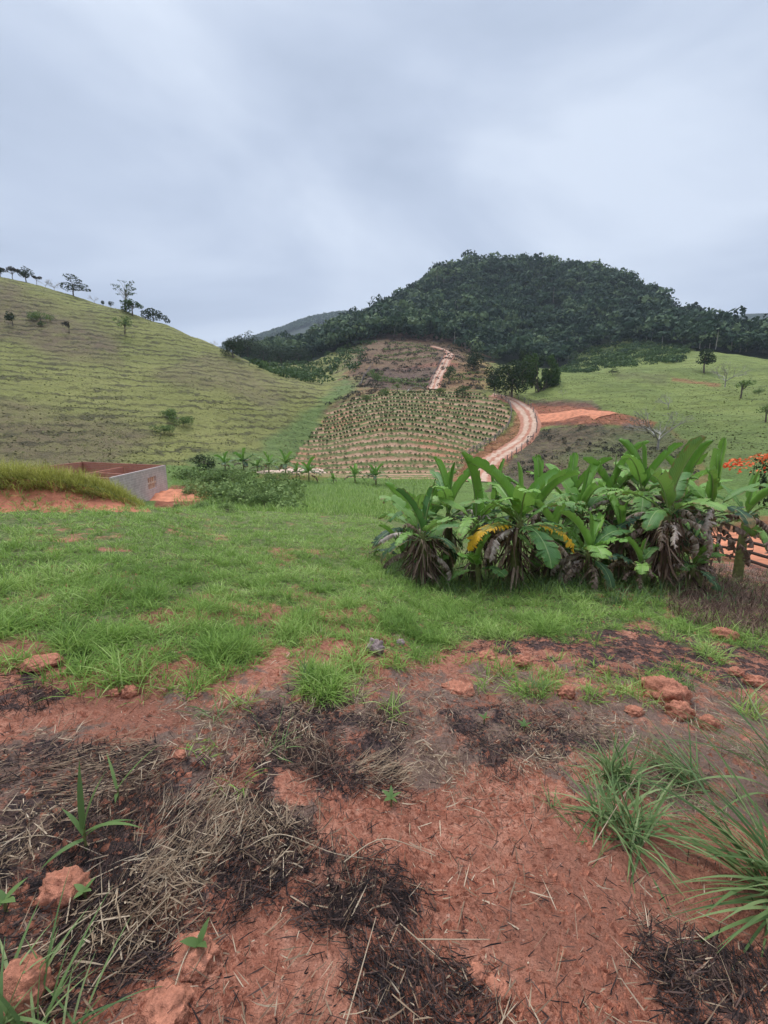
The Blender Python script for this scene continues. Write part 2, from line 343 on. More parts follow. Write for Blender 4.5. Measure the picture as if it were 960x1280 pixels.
def leaf_mat(name,c0,c1,c2=None,rough=.5,tr=.3,osc=1.0,objrand=.0,nscale=3.):
    m=mat(name); n=NT(m); a=n.attr('rnd')
    c=n.ramp(a,[(0.,c0),(.55,c1),(1.,c2 or c1)])
    c=n.mix(n.ramp(n.noise(nscale,3,.6),[(.35,0.),(.7,.45)]),c,c0)
    n.color(c); n.b.inputs['Roughness'].default_value=rough; n.b.inputs['Specular IOR Level'].default_value=.12; n.translucent(c,tr); return m
def plain(name,c,rough=.8,nsc=8,var=.35,bump=.3,bd=.01):
    m=mat(name); n=NT(m); f=n.noise(nsc,5,.65)
    lo=tuple(x*(1-var) for x in c); hi=tuple(min(1,x*(1+var)) for x in c)
    n.color(n.ramp(f,[(.3,lo),(.7,hi)])); n.b.inputs['Roughness'].default_value=rough; n.bump(f,bump,bd); return m
M={}
M['ground']=m_foreground()
M['left']=m_pasture('grazed_hillside_turf',(.17,.165,.05),(.25,.24,.065),(.34,.31,.10),(.20,.135,.085),4.3,.8,(.34,.35,.095))
M['right']=m_pasture('right_pasture_turf',(.15,.175,.045),(.24,.275,.065),(.32,.35,.095),(.16,.12,.07),3.6,.25,(.23,.30,.08))
M['valley']=m_pasture('valley_meadow_turf',(.13,.19,.045),(.18,.26,.06),(.24,.31,.085),(.14,.12,.06),2,.0,(.20,.32,.07))
M['coffee']=m_coffee()
M['wood_floor']=m_pasture('forest_floor',(.025,.035,.015),(.03,.042,.018),(.04,.055,.02),(.03,.03,.02),1,.0,(.04,.05,.02))
M['far']=m_pasture('far_ridge_cover',(.016,.028,.018),(.02,.035,.022),(.026,.042,.024),(.02,.03,.02),1,.0,(.03,.045,.025))
M['grass']=leaf_mat('lawn_grass_blades',(.13,.225,.045),(.29,.43,.09),(.54,.64,.23),.5,.35)
M['tallgrass']=leaf_mat('tall_bank_grass',(.22,.22,.05),(.46,.46,.10),(.66,.58,.22),.6,.4)
M['straw']=leaf_mat('dry_straw_stalks',(.14,.085,.055),(.38,.27,.17),(.66,.52,.36),.7,.15)
M['burnt']=leaf_mat('burnt_stalks',(.012,.011,.012),(.04,.027,.024),(.15,.09,.07),.8,.05)
M['brownstalk']=leaf_mat('brown_stalks',(.05,.03,.022),(.17,.10,.07),(.36,.25,.17),.8,.1)
M['tuft']=leaf_mat('blue_green_tussock',(.08,.14,.05),(.18,.26,.09),(.38,.44,.20),.4,.3)
M['weed']=leaf_mat('weed_leaf',(.08,.13,.04),(.14,.22,.07),(.22,.30,.10),.5,.3)
M['crown_dark']=leaf_mat('dark_tree_foliage',(.018,.032,.013),(.040,.066,.024),(.085,.12,.042),.7,.15)
M['crown_forest']=leaf_mat('forest_foliage',(.020,.042,.024),(.062,.105,.050),(.19,.25,.11),.7,.12,nscale=.05)
M['crown_green']=leaf_mat('mid_green_foliage',(.04,.075,.02),(.075,.13,.035),(.13,.19,.06),.6,.2)
M['crown_olive']=leaf_mat('olive_shrub_foliage',(.08,.13,.04),(.17,.25,.07),(.30,.38,.13),.7,.2)
M['crown_pale']=leaf_mat('pale_foliage',(.11,.165,.05),(.20,.28,.085),(.33,.41,.14),.7,.2)
M['crown_brown']=leaf_mat('dull_brown_foliage',(.05,.045,.035),(.09,.08,.055),(.13,.12,.075),.7,.15)
M['coffee_leaf']=leaf_mat('coffee_foliage',(.045,.075,.022),(.085,.13,.04),(.15,.20,.065),.5,.15)
M['flower']=leaf_mat('orange_red_blossom',(.65,.06,.02),(.85,.14,.04),(.95,.30,.10),.5,.2)
M['bark']=plain('grey_brown_bark',(.14,.11,.085))
M['palebark']=plain('pale_grey_bark',(.34,.31,.27))
M['wood']=plain('dark_weathered_timber',(.045,.028,.022),.85,20)
M['wood_grey']=plain('grey_fence_timber',(.20,.16,.14),.85,6)
M['redearth']=plain('bare_red_earth',(.56,.215,.115),.95,1.2,.35,.7,.15)
M['paledirt']=plain('pale_dirt',(.62,.44,.33),.95,1.5,.25,.5,.08)
M['clod']=plain('red_clay_clod',(.44,.175,.105),.95,30,.45,.9,.03)

# ---------------------------------------------------------------- terrain sheet(s): one grid, cut along its own lines
def build_land():
    kF=np.array([np.searchsorted(RR,KR[i,1]) for i in range(len(TH))])
    kV=np.array([np.searchsorted(RR,KR[i,4]) for i in range(len(TH))])
    kC=np.array([np.searchsorted(RR,KR[i,7]+3) for i in range(len(TH))])
    kB=np.array([np.searchsorted(RR,KR[i,10]) for i in range(len(TH))])
    kT=np.array([np.searchsorted(RR,KR[i,12]+60) for i in range(len(TH))])
    I=np.arange(len(TH)-1)[:,None]; J=np.arange(NR-1)[None,:]
    lab=np.zeros((len(TH)-1,NR-1),int)
    lab[:]=0
    a=kF[:-1,None]; lab=np.where(J>=a,1,lab)
    a=kV[:-1,None]; tm=TH[:-1,None]
    tl=th_of(372,-.1); tr=th_of(640,-.05)
    bL=tl+(th_of(395,.1)-tl)*sstep(62,122,RR[None,:-1]); 
    hill=np.where(tm<bL,2,np.where(tm<tr,3,4)); lab=np.where(J>=a,hill,lab)
    a=kB[:-1,None]; lab=np.where(J>=a,5,lab)
    a=kT[:-1,None]; lab=np.where(J>=a,6,lab)
    # coffee sits only between foot and crest; above it the hill is plain pasture
    vid=(np.arange(len(TH))[:,None]*NR+np.arange(NR)[None,:])
    V=np.stack([XG,YG,ZG],-1).reshape(-1,3)
    X,Y=XG.ravel(),YG.ravel(); R=RG.ravel()
    front=(Y>0)&(np.abs(X)<Y*1.6)
    def mask(zs,soft,jit,seed,fr,r0,r1):
        o=np.zeros(len(X)); s=front&(R>r0)&(R<r1)
        for z in zs: o[s]=np.maximum(o[s],z(X[s],Y[s],soft,jit,seed,fr))
        return o
    burn=mask(Z_BURN,22,24,31,3,.2,20); litter=mask(Z_LITTER,30,34,35,2.4,.2,20)
    green=grass_density(X,Y)
    # hillside patches
    soil=np.zeros(len(X)); char=soil.copy(); dry=soil.copy(); lush=soil.copy(); s=front&(R>13)&(R<260)
    def z(poly,r0,r1,soft=3,jit=4,seed=40,fr=.3): 
        o=np.zeros(len(X)); o[s]=Zone(poly,r0,r1)(X[s],Y[s],soft,jit,seed,fr); return o
    bankred=z([(-300,637),(-300,590),(0,597),(80,603),(150,622),(188,640)],13.6,17.5,3,3,41,1.5)
    soil=np.maximum(soil,bankred)
    soil=np.maximum(soil,z([(185,655),(195,622),(215,606),(245,607),(262,622),(245,628),(215,642)],26,60,2,2))
    soil=np.maximum(soil,z([(655,508),(665,503),(730,503),(752,512),(790,520),(822,528),(815,536),(760,531),(690,532),(668,536)],80,130,1.5,1.5))
    soil=np.maximum(soil,z([(640,500),(668,505),(675,530),(640,575),(600,610),(560,610),(575,575),(612,555),(640,533),(648,512)],58,124,3,3)*.8)
    soil=np.maximum(soil,z([(668,585),(700,572),(760,578),(750,600),(690,610)],50,85,3,4))
    soil=np.maximum(soil,z([(835,535),(870,560),(890,600),(870,610),(855,570)],50,95,2,3)*.6)
    soil=np.maximum(soil,z([(860,700),(880,660),(1000,640),(1000,720),(900,715)],19,45,4,4)*.9)
    soil=np.maximum(soil,z([(492,461),(545,452),(575,454),(572,459),(545,458),(495,467)],120,225,1,1)*.95)
    soil=np.maximum(soil,z([(400,512),(430,494),(470,486),(480,492),(440,505),(415,520)],100,150,2,3)*.5)
    soil=np.maximum(soil,z([(560,455),(610,462),(605,486),(560,484)],100,225,2,3)*.45)
    soil=np.maximum(soil,z([(320,598),(335,583),(440,588),(440,596),(380,600)],50,72,2,2)*.7)
    soil=np.maximum(soil,z([(840,472),(900,480),(900,484),(840,476)],90,180,1.5,2)*.7)
    soil=np.maximum(soil,z([(480,436),(560,436),(560,448),(500,446)],120,225,2,4,47,.2)*.4)
    char=np.maximum(char,z([(664,540),(700,531),(770,531),(830,535),(862,560),(870,600),(600,620),(640,575)],50,112,3,5))
    soil=np.maximum(soil,z([(430,475),(455,425),(500,408),(560,412),(615,455),(606,488),(450,490)],118,300,4,14,91,.12)*.42)
    char=np.maximum(char,z([(425,465),(460,418),(500,405),(565,410),(595,445),(560,456),(455,468)],118,300,4,16,92,.10)*.6)
    char=np.maximum(char,z([(452,484),(462,460),(540,458),(556,462),(545,486),(500,487)],120,210,1.5,2))
    char=np.maximum(char,z([(660,500),(740,500),(762,518),(740,509),(672,507)],95,140,1,1.5)*.8)
    char=np.maximum(char,z([(398,518),(430,496),(475,487),(470,496),(420,515)],100,150,2,3)*.6)
    char=np.maximum(char,z([(220,645),(270,632),(380,632),(375,646),(240,650)],16,30,2,3)*.5)
    dry=np.maximum(dry,z([(-300,330),(0,352),(100,395),(150,420),(155,455),(60,440),(0,418),(-300,400)],100,200,10,14,43,.06)*.9)
    dry=np.maximum(dry,z([(-300,500),(0,505),(130,510),(190,545),(130,585),(-300,590)],55,110,14,20,44,.05)*.8)
    dry=np.maximum(dry,z([(180,470),(260,440),(330,470),(390,495),(340,510),(260,490)],90,160,10,12,45,.06)*.6)
    dry=np.maximum(dry,z([(440,430),(560,430),(600,460),(600,492),(400,510),(430,470)],120,240,6,10,46,.1)*.7)
    dry=np.maximum(dry,z([(760,463),(840,470),(830,478),(775,474)],100,180,5,5,48,.1)*.5)
    lush=np.maximum(lush,z([(230,575),(320,556),(390,510),(430,480),(460,470),(440,490),(400,525),(378,560),(370,590),(250,600)],55,200,7,8,49,.1)*.85)
    lush=np.maximum(lush,z([(700,560),(820,520),(960,520),(1100,540),(1100,600),(700,600)],55,110,16,20,50,.06)*.4)
    # coffee row phase follows the contour
    row=((RG-KR[:,4][:,None])/(KR[:,7]-KR[:,4])[:,None]*ROWS).ravel()
    names=[('ground','ground'),('meadow','valley'),('hill','left'),('hill','coffee'),('hill','right'),('mountain','wood_floor'),('hill','far')]
    incof=np.zeros(len(X)); incof[s]=Z_COFFEE(X[s],Y[s],1.5,3.5,51,.35)
    q=np.stack([vid[:-1,:-1],vid[:-1,1:],vid[1:,1:],vid[1:,:-1]],-1)
    cofface=incof.reshape(XG.shape)[:-1,:-1]>.5
    lab=np.where(lab==3,np.where(cofface,3,7),lab); lab=np.where(cofface&(lab!=3),3,lab)
    names.append(('hill','left'))
    c1=Zone([(455,428),(565,429),(610,452),(560,455),(430,462),(400,452)],180,290)(X,Y,3,4,70,.05).reshape(XG.shape)[:-1,:-1]>.5; c2=Zone([(690,468),(740,433),(800,423),(850,430),(890,445),(860,470),(700,475)],180,290)(X,Y,3,4,71,.05).reshape(XG.shape)[:-1,:-1]>.5
    lab=np.where((lab==5)&c1,7,lab); lab=np.where((lab==5)&c2,4,lab)
    for k,(nm,mk) in enumerate(names):
        Q=q[lab==k].reshape(-1,4)
        if not len(Q): continue
        u,inv=np.unique(Q.ravel(),return_inverse=True)
        at={'soil':soil[u],'char':char[u],'dry':dry[u],'lush':lush[u]}
        if k==0: at={'burn':burn[u],'litter':litter[u],'green':green[u]}
        if k==0:
            me=mesh_np(nm,V[u],inv.reshape(-1,4),[M[mk],M['redearth_bank']],True,at,midx=(bankred.reshape(XG.shape)[:-1,:-1]>.5)[lab==k].astype(int))
        elif k==3: me=mesh_np(nm,V[u],inv.reshape(-1,4),M[mk],True,{'row':row[u]})
        else: me=mesh_np(nm,V[u],inv.reshape(-1,4),M[mk],True,at)
        o=link(nm,me); tag(o,kind='structure')
M['redearth_bank']=plain('cut_bank_earth',(.42,.15,.085),.95,1.6,.5,.9,.15)
def field_edge(th):
    """distance at which the green turf starts, by bearing"""
    pts=[(-300,820),(0,812),(60,818),(90,850),(200,850),(230,832),(330,824),(420,824),(470,815),(520,822),(600,800),(700,770),(760,755),(830,745),(960,738),(1300,740)]
    if not hasattr(field_edge,'t'):
        t=[];r=[]
        for px,py in pts:
            h=hit(px,py,.5,40); t.append(math.atan2(h.x,h.y)); r.append(math.hypot(h.x,h.y))
        field_edge.t=np.array(t); field_edge.r=np.array(r)
    return np.interp(th,field_edge.t,field_edge.r)
Z_GREEN=[Zone([(520,728),(700,742),(830,748),(1010,775),(1010,818),(940,812),(880,808),(800,786),(720,796),(640,800),(560,800)],3,12),Zone([(640,850),(700,840),(860,835),(880,850),(760,875),(650,868)],2,9),
 Zone([(590,845),(690,840),(720,862),(640,872)],2,8)]
Z_BARE=[Zone([(340,690),(420,684),(430,698),(350,704)],5,16),Zone([(210,665),(280,660),(290,672),(215,676)],5,20),Zone([(600,740),(680,742),(690,752),(600,752)],5,14),Zone([(0,740),(40,735),(60,752),(0,760)],3,10),Zone([(420,760),(470,752),(490,770),(430,776)],3,10),Zone([(260,750),(330,735),(400,740),(380,770),(300,785)],3,12),Zone([(330,760),(480,770),(500,800),(380,800)],3,9),Zone([(170,765),(250,755),(260,790),(180,810)],3,9),
 Zone([(340,735),(370,730),(380,745),(350,750)],4,12),Zone([(60,665),(150,660),(150,685),(60,690)],6,20),Zone([(100,730),(170,725),(180,745),(110,750)],4,12),Zone([(560,775),(760,760),(700,800),(600,800)],3,12)]
def grass_density(X,Y):
    X=np.asarray(X,float);Y=np.asarray(Y,float); r=np.hypot(X,Y); th=np.arctan2(X,Y); e=field_edge(th)
    n=fbm(X*1.3,Y*1.3,4,61,.6)
    g=sstep(-.16,.16,(r-e)/e+.15*n)
    s=(Y>0)&(np.abs(X)<Y*1.6)&(r<24)&(r>.5); bare=np.zeros(np.shape(X)); gp=bare.copy()
    Xs,Ys=X[s],Y[s]
    b=np.zeros(Xs.shape); a=b.copy()
    for k,z in enumerate(Z_BARE): b=np.maximum(b,z(Xs,Ys,12,20,62,1.5))
    for k,z in enumerate(Z_GREEN): a=np.maximum(a,z(Xs,Ys,12,22,63,2)*(.85 if k==0 else .22))
    bare[s]=b; gp[s]=a
    g=np.maximum(g*(1-.4*bare)*(.72+.28*sstep(-.5,.1,fbm(X*.6,Y*.6,3,64))),gp)
    # the brown verge in front of the timber fence
    v=Zone([(835,765),(850,715),(1010,690),(1010,775)],7,22); q=np.zeros(Xs.shape); q=v(Xs,Ys,10,12,65,1); gg=np.zeros(np.shape(X)); gg[s]=q
    return np.clip(g*(1-.8*gg),0,1)
build_land()

# ---------------------------------------------------------------- builders for plants
def blades(P,az,L,w,t0,curv,seg=3,tw=None,rnd=None,up=None):
    """ribbons rising from P: azimuth, length, width, start tilt from vertical, added tilt"""
    n=len(P); P=np.asarray(P,float); S=np.linspace(0,1,seg+1); 
    pos=np.zeros((n,seg+1,3)); cur=P.copy(); pos[:,0]=cur
    for k in range(seg):
        t=t0+curv*((k+.5)/seg); st=(L/seg)
        cur=cur+np.stack([np.sin(t)*np.sin(az)*st,np.sin(t)*np.cos(az)*st,np.cos(t)*st],-1); pos[:,k+1]=cur
    tw=np.zeros(n) if tw is None else tw
    side=np.stack([np.cos(az)*np.cos(tw),-np.sin(az)*np.cos(tw),np.sin(tw)],-1)
    W=(1-S**1.8)*(.55+.45*np.sin(np.minimum(S*2.2,1.57))); W[-1]=.04
    off=side[:,None,:]*(w[:,None,None]*.5)*W[None,:,None]
    V=np.stack([pos-off,pos+off],2).reshape(n,-1,3)
    b=np.arange(n)[:,None]*(2*(seg+1)); q=[]
    for k in range(seg): q.append(np.stack([b[:,0]+2*k,b[:,0]+2*k+1,b[:,0]+2*k+3,b[:,0]+2*k+2],-1))
    rnd=rng.random(n) if rnd is None else rnd
    return V.reshape(-1,3),np.concatenate(q),np.repeat(rnd,2*(seg+1))
def join(parts):
    V=[];Q=[];A=[];b=0
    for v,q,a in parts: V.append(v);Q.append(q+b);A.append(a);b+=len(v)
    return np.concatenate(V),np.concatenate(Q),np.concatenate(A)
def tubes(paths,sides=6):
    """paths: list of (pts list, radii list) -> V,Q"""
    V=[];Q=[];b=0
    for pts,rad in paths:
        pts=[Vector(p) for p in pts]; n=len(pts)
        for i,p in enumerate(pts):
            d=(pts[min(i+1,n-1)]-pts[max(i-1,0)]).normalized(); a=d.orthogonal().normalized() if abs(d.z)<.95 else d.cross(Vector((1,0,0))).normalized()
            a=(Vector((0,0,1)).cross(d)).normalized() if abs(d.z)<.95 else Vector((0,1,0)).cross(d).normalized()
            c=d.cross(a)
            for k in range(sides):
                t=2*math.pi*k/sides; V.append(p+(a*math.cos(t)+c*math.sin(t))*rad[i])
        for i in range(n-1):
            for k in range(sides):
                Q.append((b+i*sides+k,b+i*sides+(k+1)%sides,b+(i+1)*sides+(k+1)%sides,b+(i+1)*sides+k))
        b+=n*sides
    return np.array([tuple(v) for v in V]),np.array(Q)
def clumps(C,N,size,rnd,asp=.8):
    """irregular leaf-clump quads: centre, normal, size"""
    n=len(C); a=rng.normal(size=(n,3)); N=N/np.linalg.norm(N,axis=1,keepdims=True); a-=N*(a*N).sum(1,keepdims=True); a/=np.linalg.norm(a,axis=1,keepdims=True)+1e-9
    b=np.cross(N,a); s=size[:,None]
    c=[(-1,-.5),(.35,-1),(1,.45),(-.25,1)]
    V=np.stack([C+a*s*(x*rng.uniform(.7,1.2,(n,1)))*.5+b*s*(y*rng.uniform(.7,1.2,(n,1)))*.5*asp+N*s*rng.uniform(-.12,.12,(n,1)) for x,y in c],1).reshape(-1,3)
    Q=np.arange(4*n).reshape(n,4); return V,Q,np.repeat(rnd,4)
def crown_np(lobes,n,size,jit=.55,shell=.75,tone=.5,tvar=.35,rg=None):
    """lobes: list of (cx,cy,cz,rx,ry,rz)"""
    L=np.array(lobes); vol=(L[:,3]*L[:,4]*L[:,5])**(2/3); k=rng.choice(len(L),n,p=vol/vol.sum())
    d=rng.normal(size=(n,3)); d/=np.linalg.norm(d,axis=1,keepdims=True); r=shell+(1-shell)*rng.random(n)**.5; r=np.where(rng.random(n)<.12,r*1.12,r)
    C=L[k,:3]+d*L[k,3:]*r[:,None]; C[:,2]=np.where(d[:,2]<-.55,C[:,2]*.97+L[k,2]*.03,C[:,2])
    Nn=d/L[k,3:]; Nn/=np.linalg.norm(Nn,axis=1,keepdims=True); Nn=Nn+rng.normal(size=(n,3))*jit
    return clumps(C,Nn,size*rng.uniform(.6,1.35,n),np.clip(tone+tvar*(rng.random(n)-.5)*2,0,1))
def limb_path(p0,p1,r0,r1,n=5,wob=.06):
    p0,p1=Vector(p0),Vector(p1); L=(p1-p0).length; pts=[];rad=[]
    for i in range(n):
        t=i/(n-1); p=p0.lerp(p1,t); 
        if 0<i<n-1: p+=Vector((random.uniform(-1,1),random.uniform(-1,1),0))*wob*L
        p.z+=math.sin(t*math.pi)*L*.06; pts.append(p); rad.append(r0+(r1-r0)*t)
    return pts,rad
def tree_meshes(kind,seed):
    """a tree one metre tall: (trunk mesh, crown mesh)"""
    random.seed(seed); st=random.getstate()
    P=[];lobes=[];n=420;size=.07;bark='bark';leaf='crown_dark';jit=.6;shell=.7;tone=.5
    if kind=='round':   lobes=[(random.uniform(-.2,.2),random.uniform(-.2,.2),random.uniform(.45,.8),random.uniform(.16,.25),random.uniform(.16,.25),random.uniform(.13,.2)) for _ in range(8)]; n=620
    if kind=='dense':   lobes=[(random.uniform(-.34,.34),random.uniform(-.3,.3),random.uniform(.14,.78),random.uniform(.15,.26),random.uniform(.15,.26),random.uniform(.13,.22)) for _ in range(22)]; n=2200; size=.05; leaf='crown_dark'
    if kind=='umbrella':lobes=[(-.25,0,.42,.30,.3,.20),(-.05,0,.9,.34,.3,.055),(.12,0,.72,.36,.3,.06),(.38,.05,.5,.32,.28,.07),(.66,0,.28,.22,.2,.06),(.2,0,.35,.25,.2,.12)]; n=900; size=.06
    if kind=='open':    lobes=[(random.uniform(-.30,.30),random.uniform(-.25,.25),random.uniform(.50,.97),random.uniform(.05,.11),random.uniform(.05,.1),random.uniform(.025,.05)) for _ in range(20)]; n=520; size=.036; leaf='crown_green'; bark='palebark'
    if kind=='lean':    lobes=[(-.55,0,.45,.4,.35,.25),(-.1,0,.62,.45,.35,.22),(.35,0,.5,.38,.3,.17),(.75,0,.28,.35,.3,.14),(1.05,0,.05,.25,.2,.13),(.1,0,.25,.6,.3,.2)]; n=1000; size=.09
    if kind=='flat':    lobes=[(random.uniform(-.6,.6),random.uniform(-.4,.4),random.uniform(.66,.88),random.uniform(.14,.28),random.uniform(.14,.25),random.uniform(.06,.12)) for _ in range(9)]; n=600; size=.09; leaf='crown_brown'
    if kind=='pale':    lobes=[(random.uniform(-.32,.32),random.uniform(-.25,.25),random.uniform(.42,.86),random.uniform(.12,.22),random.uniform(.12,.22),random.uniform(.08,.14)) for _ in range(10)]; n=520; size=.06; leaf='crown_pale'
    if kind=='green':   lobes=[(random.uniform(-.3,.3),random.uniform(-.3,.3),random.uniform(.3,.8),random.uniform(.15,.25),random.uniform(.15,.25),random.uniform(.12,.2)) for _ in range(9)]; n=700; leaf='crown_green'
    if kind=='bush':    lobes=[(random.uniform(-.6,.6),random.uniform(-.5,.5),random.uniform(.2,.72),random.uniform(.25,.42),random.uniform(.25,.4),random.uniform(.2,.32)) for _ in range(9)]; n=1500; size=.07; leaf='crown_olive'; shell=.55
    if kind=='darkbush':lobes=[(random.uniform(-.6,.6),random.uniform(-.5,.5),random.uniform(.2,.72),random.uniform(.25,.42),random.uniform(.25,.4),random.uniform(.2,.32)) for _ in range(12)]; n=3000; size=.05; leaf='crown_dark'; shell=.6
    if kind=='olive':   lobes=[(random.uniform(-.7,.7),random.uniform(-.5,.5),random.uniform(.2,.65),random.uniform(.25,.42),random.uniform(.25,.4),random.uniform(.2,.32)) for _ in range(9)]; n=1500; size=.07; leaf='crown_pale'; shell=.55
    if kind=='bare':    lobes=[]; bark='palebark'
    if kind=='bamboo':  lobes=[(random.uniform(-.5,.5),random.uniform(-.3,.3),random.uniform(.12,.85),random.uniform(.08,.14),random.uniform(.07,.12),random.uniform(.12,.2)) for _ in range(26)]; n=3400; size=.06; leaf='crown_dark' if seed%2 else 'crown_green'; jit=.9
    if kind=='forest':  lobes=[(random.uniform(-.22,.22),random.uniform(-.22,.22),random.uniform(.62,.85),random.uniform(.14,.24),random.uniform(.14,.24),random.uniform(.08,.14)) for _ in range(7)]; n=330; size=.075; leaf='crown_forest'; bark='palebark'
    top=.55 if kind not in('bush','olive','darkbush') else .3
    tr=.035 if kind not in('bare','open','forest') else .022
    trunk_top=Vector((random.uniform(-.05,.05),random.uniform(-.05,.05),top)); P.append(limb_path((0,0,-.08),trunk_top,tr,tr*.6,5,.03))
    if kind=='bare':
        def br(p,d,L,r,k):
            q=p+d*L; P.append(limb_path(p,q,r,r*.6,4,.08))
            if k==0: return
            for _ in range(random.choice((2,3,3))):
                a=random.uniform(.35,.8); ax=Vector((random.uniform(-1,1),random.uniform(-1,1),random.uniform(-.3,.3))).normalized()
                dd=(Matrix.Rotation(a,3,ax)@d); dd.z=max(dd.z,.05)-.0; br(q,dd.normalized(),L*random.uniform(.6,.8),r*.6,k-1)
        P[:]=[limb_path((0,0,-.08),(0,0,.25),.028,.022,4,.02)]
        for _ in range(6):
            a=random.uniform(0,6.28); e=random.uniform(.3,1.1); br(Vector((0,0,.22)),Vector((math.cos(a)*math.cos(e),math.sin(a)*math.cos(e),math.sin(e))),.30,.016,4)
        v,q=tubes(P,3); return mesh_np('trunk',v,q,M[bark],True),None
    if kind=='bamboo':
        P[:]=[]
        for l in lobes: P.append(limb_path((l[0]*.35,l[1]*.35,-.05),(l[0],l[1],l[2]+.1),.008,.003,5,.02))
    else:
        for l in lobes:
            b=trunk_top*random.uniform(.6,1); P.append(limb_path(b,(l[0],l[1],l[2]),tr*.45,tr*.12,4,.06))
    v,q=tubes(P,5); t=mesh_np('trunk',v,q,M[bark],True)
    if kind=='bamboo':
        v,q,a=crown_np(lobes,n,size,jit,.5,.5,.5)
    else: v,q,a=crown_np(lobes,n,size,jit,shell,tone,.45)
    return t,mesh_np('crown',v,q,M[leaf],False,{'rnd':a})
TM={}
def put_tree(kind,px,py,hpx,label,cat='tree',name='tree',group=None,seed=0,sx=1,rmin=40,flip=False,rmax=1000,loc=None,rot=None):
    key=(kind,seed)
    if key not in TM: TM[key]=tree_meshes(kind,seed*13+len(kind)*7+1)
    p=loc or hit(px,py,rmin,rmax); depth=p.y*CP-p.z*SP; h=hpx*depth/F
    e=empty(name,p,0); e.rotation_euler=(0,0,random.uniform(-.3,.3) if rot is None else rot); tag(e,label,cat,group)
    t,c=TM[key]; ob=[child('trunk',t,e)]
    if c: ob.append(child('crown',c,e))
    for o in ob: o.scale=(h*sx*(-1 if flip else 1),h*max(sx,.7),h)
    return e

# ---------------------------------------------------------------- banana leaf and plant
def m_banana(name,c0,c1,edge,eamt):
    m=mat(name); n=NT(m); uv=n.co('UV'); sep=n.N.new('ShaderNodeSeparateXYZ'); n.L.new(uv,sep.inputs[0]); u,v=sep.outputs[0],sep.outputs[1]
    a=n.attr('rnd'); c=n.mix(a,c0,c1)
    ph=n.math('MULTIPLY',n.math('SUBTRACT',u,n.math('MULTIPLY',n.math('ABSOLUTE',v),.12)),210.)
    rib=n.math('MULTIPLY_ADD',n.math('SINE',ph),.5,.5)
    c=n.mix(n.math('MULTIPLY',rib,.28),c,tuple(x*.55 for x in c0))
    mid=n.ramp(n.math('ABSOLUTE',v),[(.03,1.),(.07,0.)]); c=n.mix(mid,c,(.32,.42,.16))
    av=n.math('ABSOLUTE',v); ef=n.math('ADD',n.math('MAXIMUM',av,n.math('MULTIPLY',u,.95)),n.math('MULTIPLY',n.math('SUBTRACT',n.noise(6,5,.7),.5),1.0))
    c=n.mix(n.math('MULTIPLY',n.ramp(ef,[(1.02-eamt,0.),(1.22-eamt,1.)]),1.),c,edge)
    n.color(c); n.b.inputs['Roughness'].default_value=.5; n.b.inputs['Specular IOR Level'].default_value=.35; n.translucent(c,.28); n.bump(rib,.35,.006); return m
M['ban']=m_banana('banana_leaf_green',(.085,.20,.045),(.28,.46,.095),(.23,.19,.06),.10)
M['ban_young']=m_banana('banana_leaf_young',(.16,.33,.05),(.28,.48,.09),(.25,.35,.08),.0)
M['ban_old']=m_banana('banana_leaf_dark',(.035,.085,.04),(.08,.16,.06),(.30,.20,.08),.25)
M['ban_yellow']=m_banana('banana_leaf_yellowing',(.10,.17,.03),(.35,.32,.03),(.75,.42,.02),.55)
M['ban_dead']=leaf_mat('banana_leaf_dead',(.14,.09,.065),(.36,.26,.20),(.60,.50,.42),.85,.2,nscale=12)
M['sheath']=leaf_mat('banana_dead_sheath',(.045,.027,.02),(.17,.105,.07),(.42,.30,.22),.9,.05,nscale=12)
M['stem']=plain('banana_pseudostem',(.16,.17,.06),.6,9,.5)
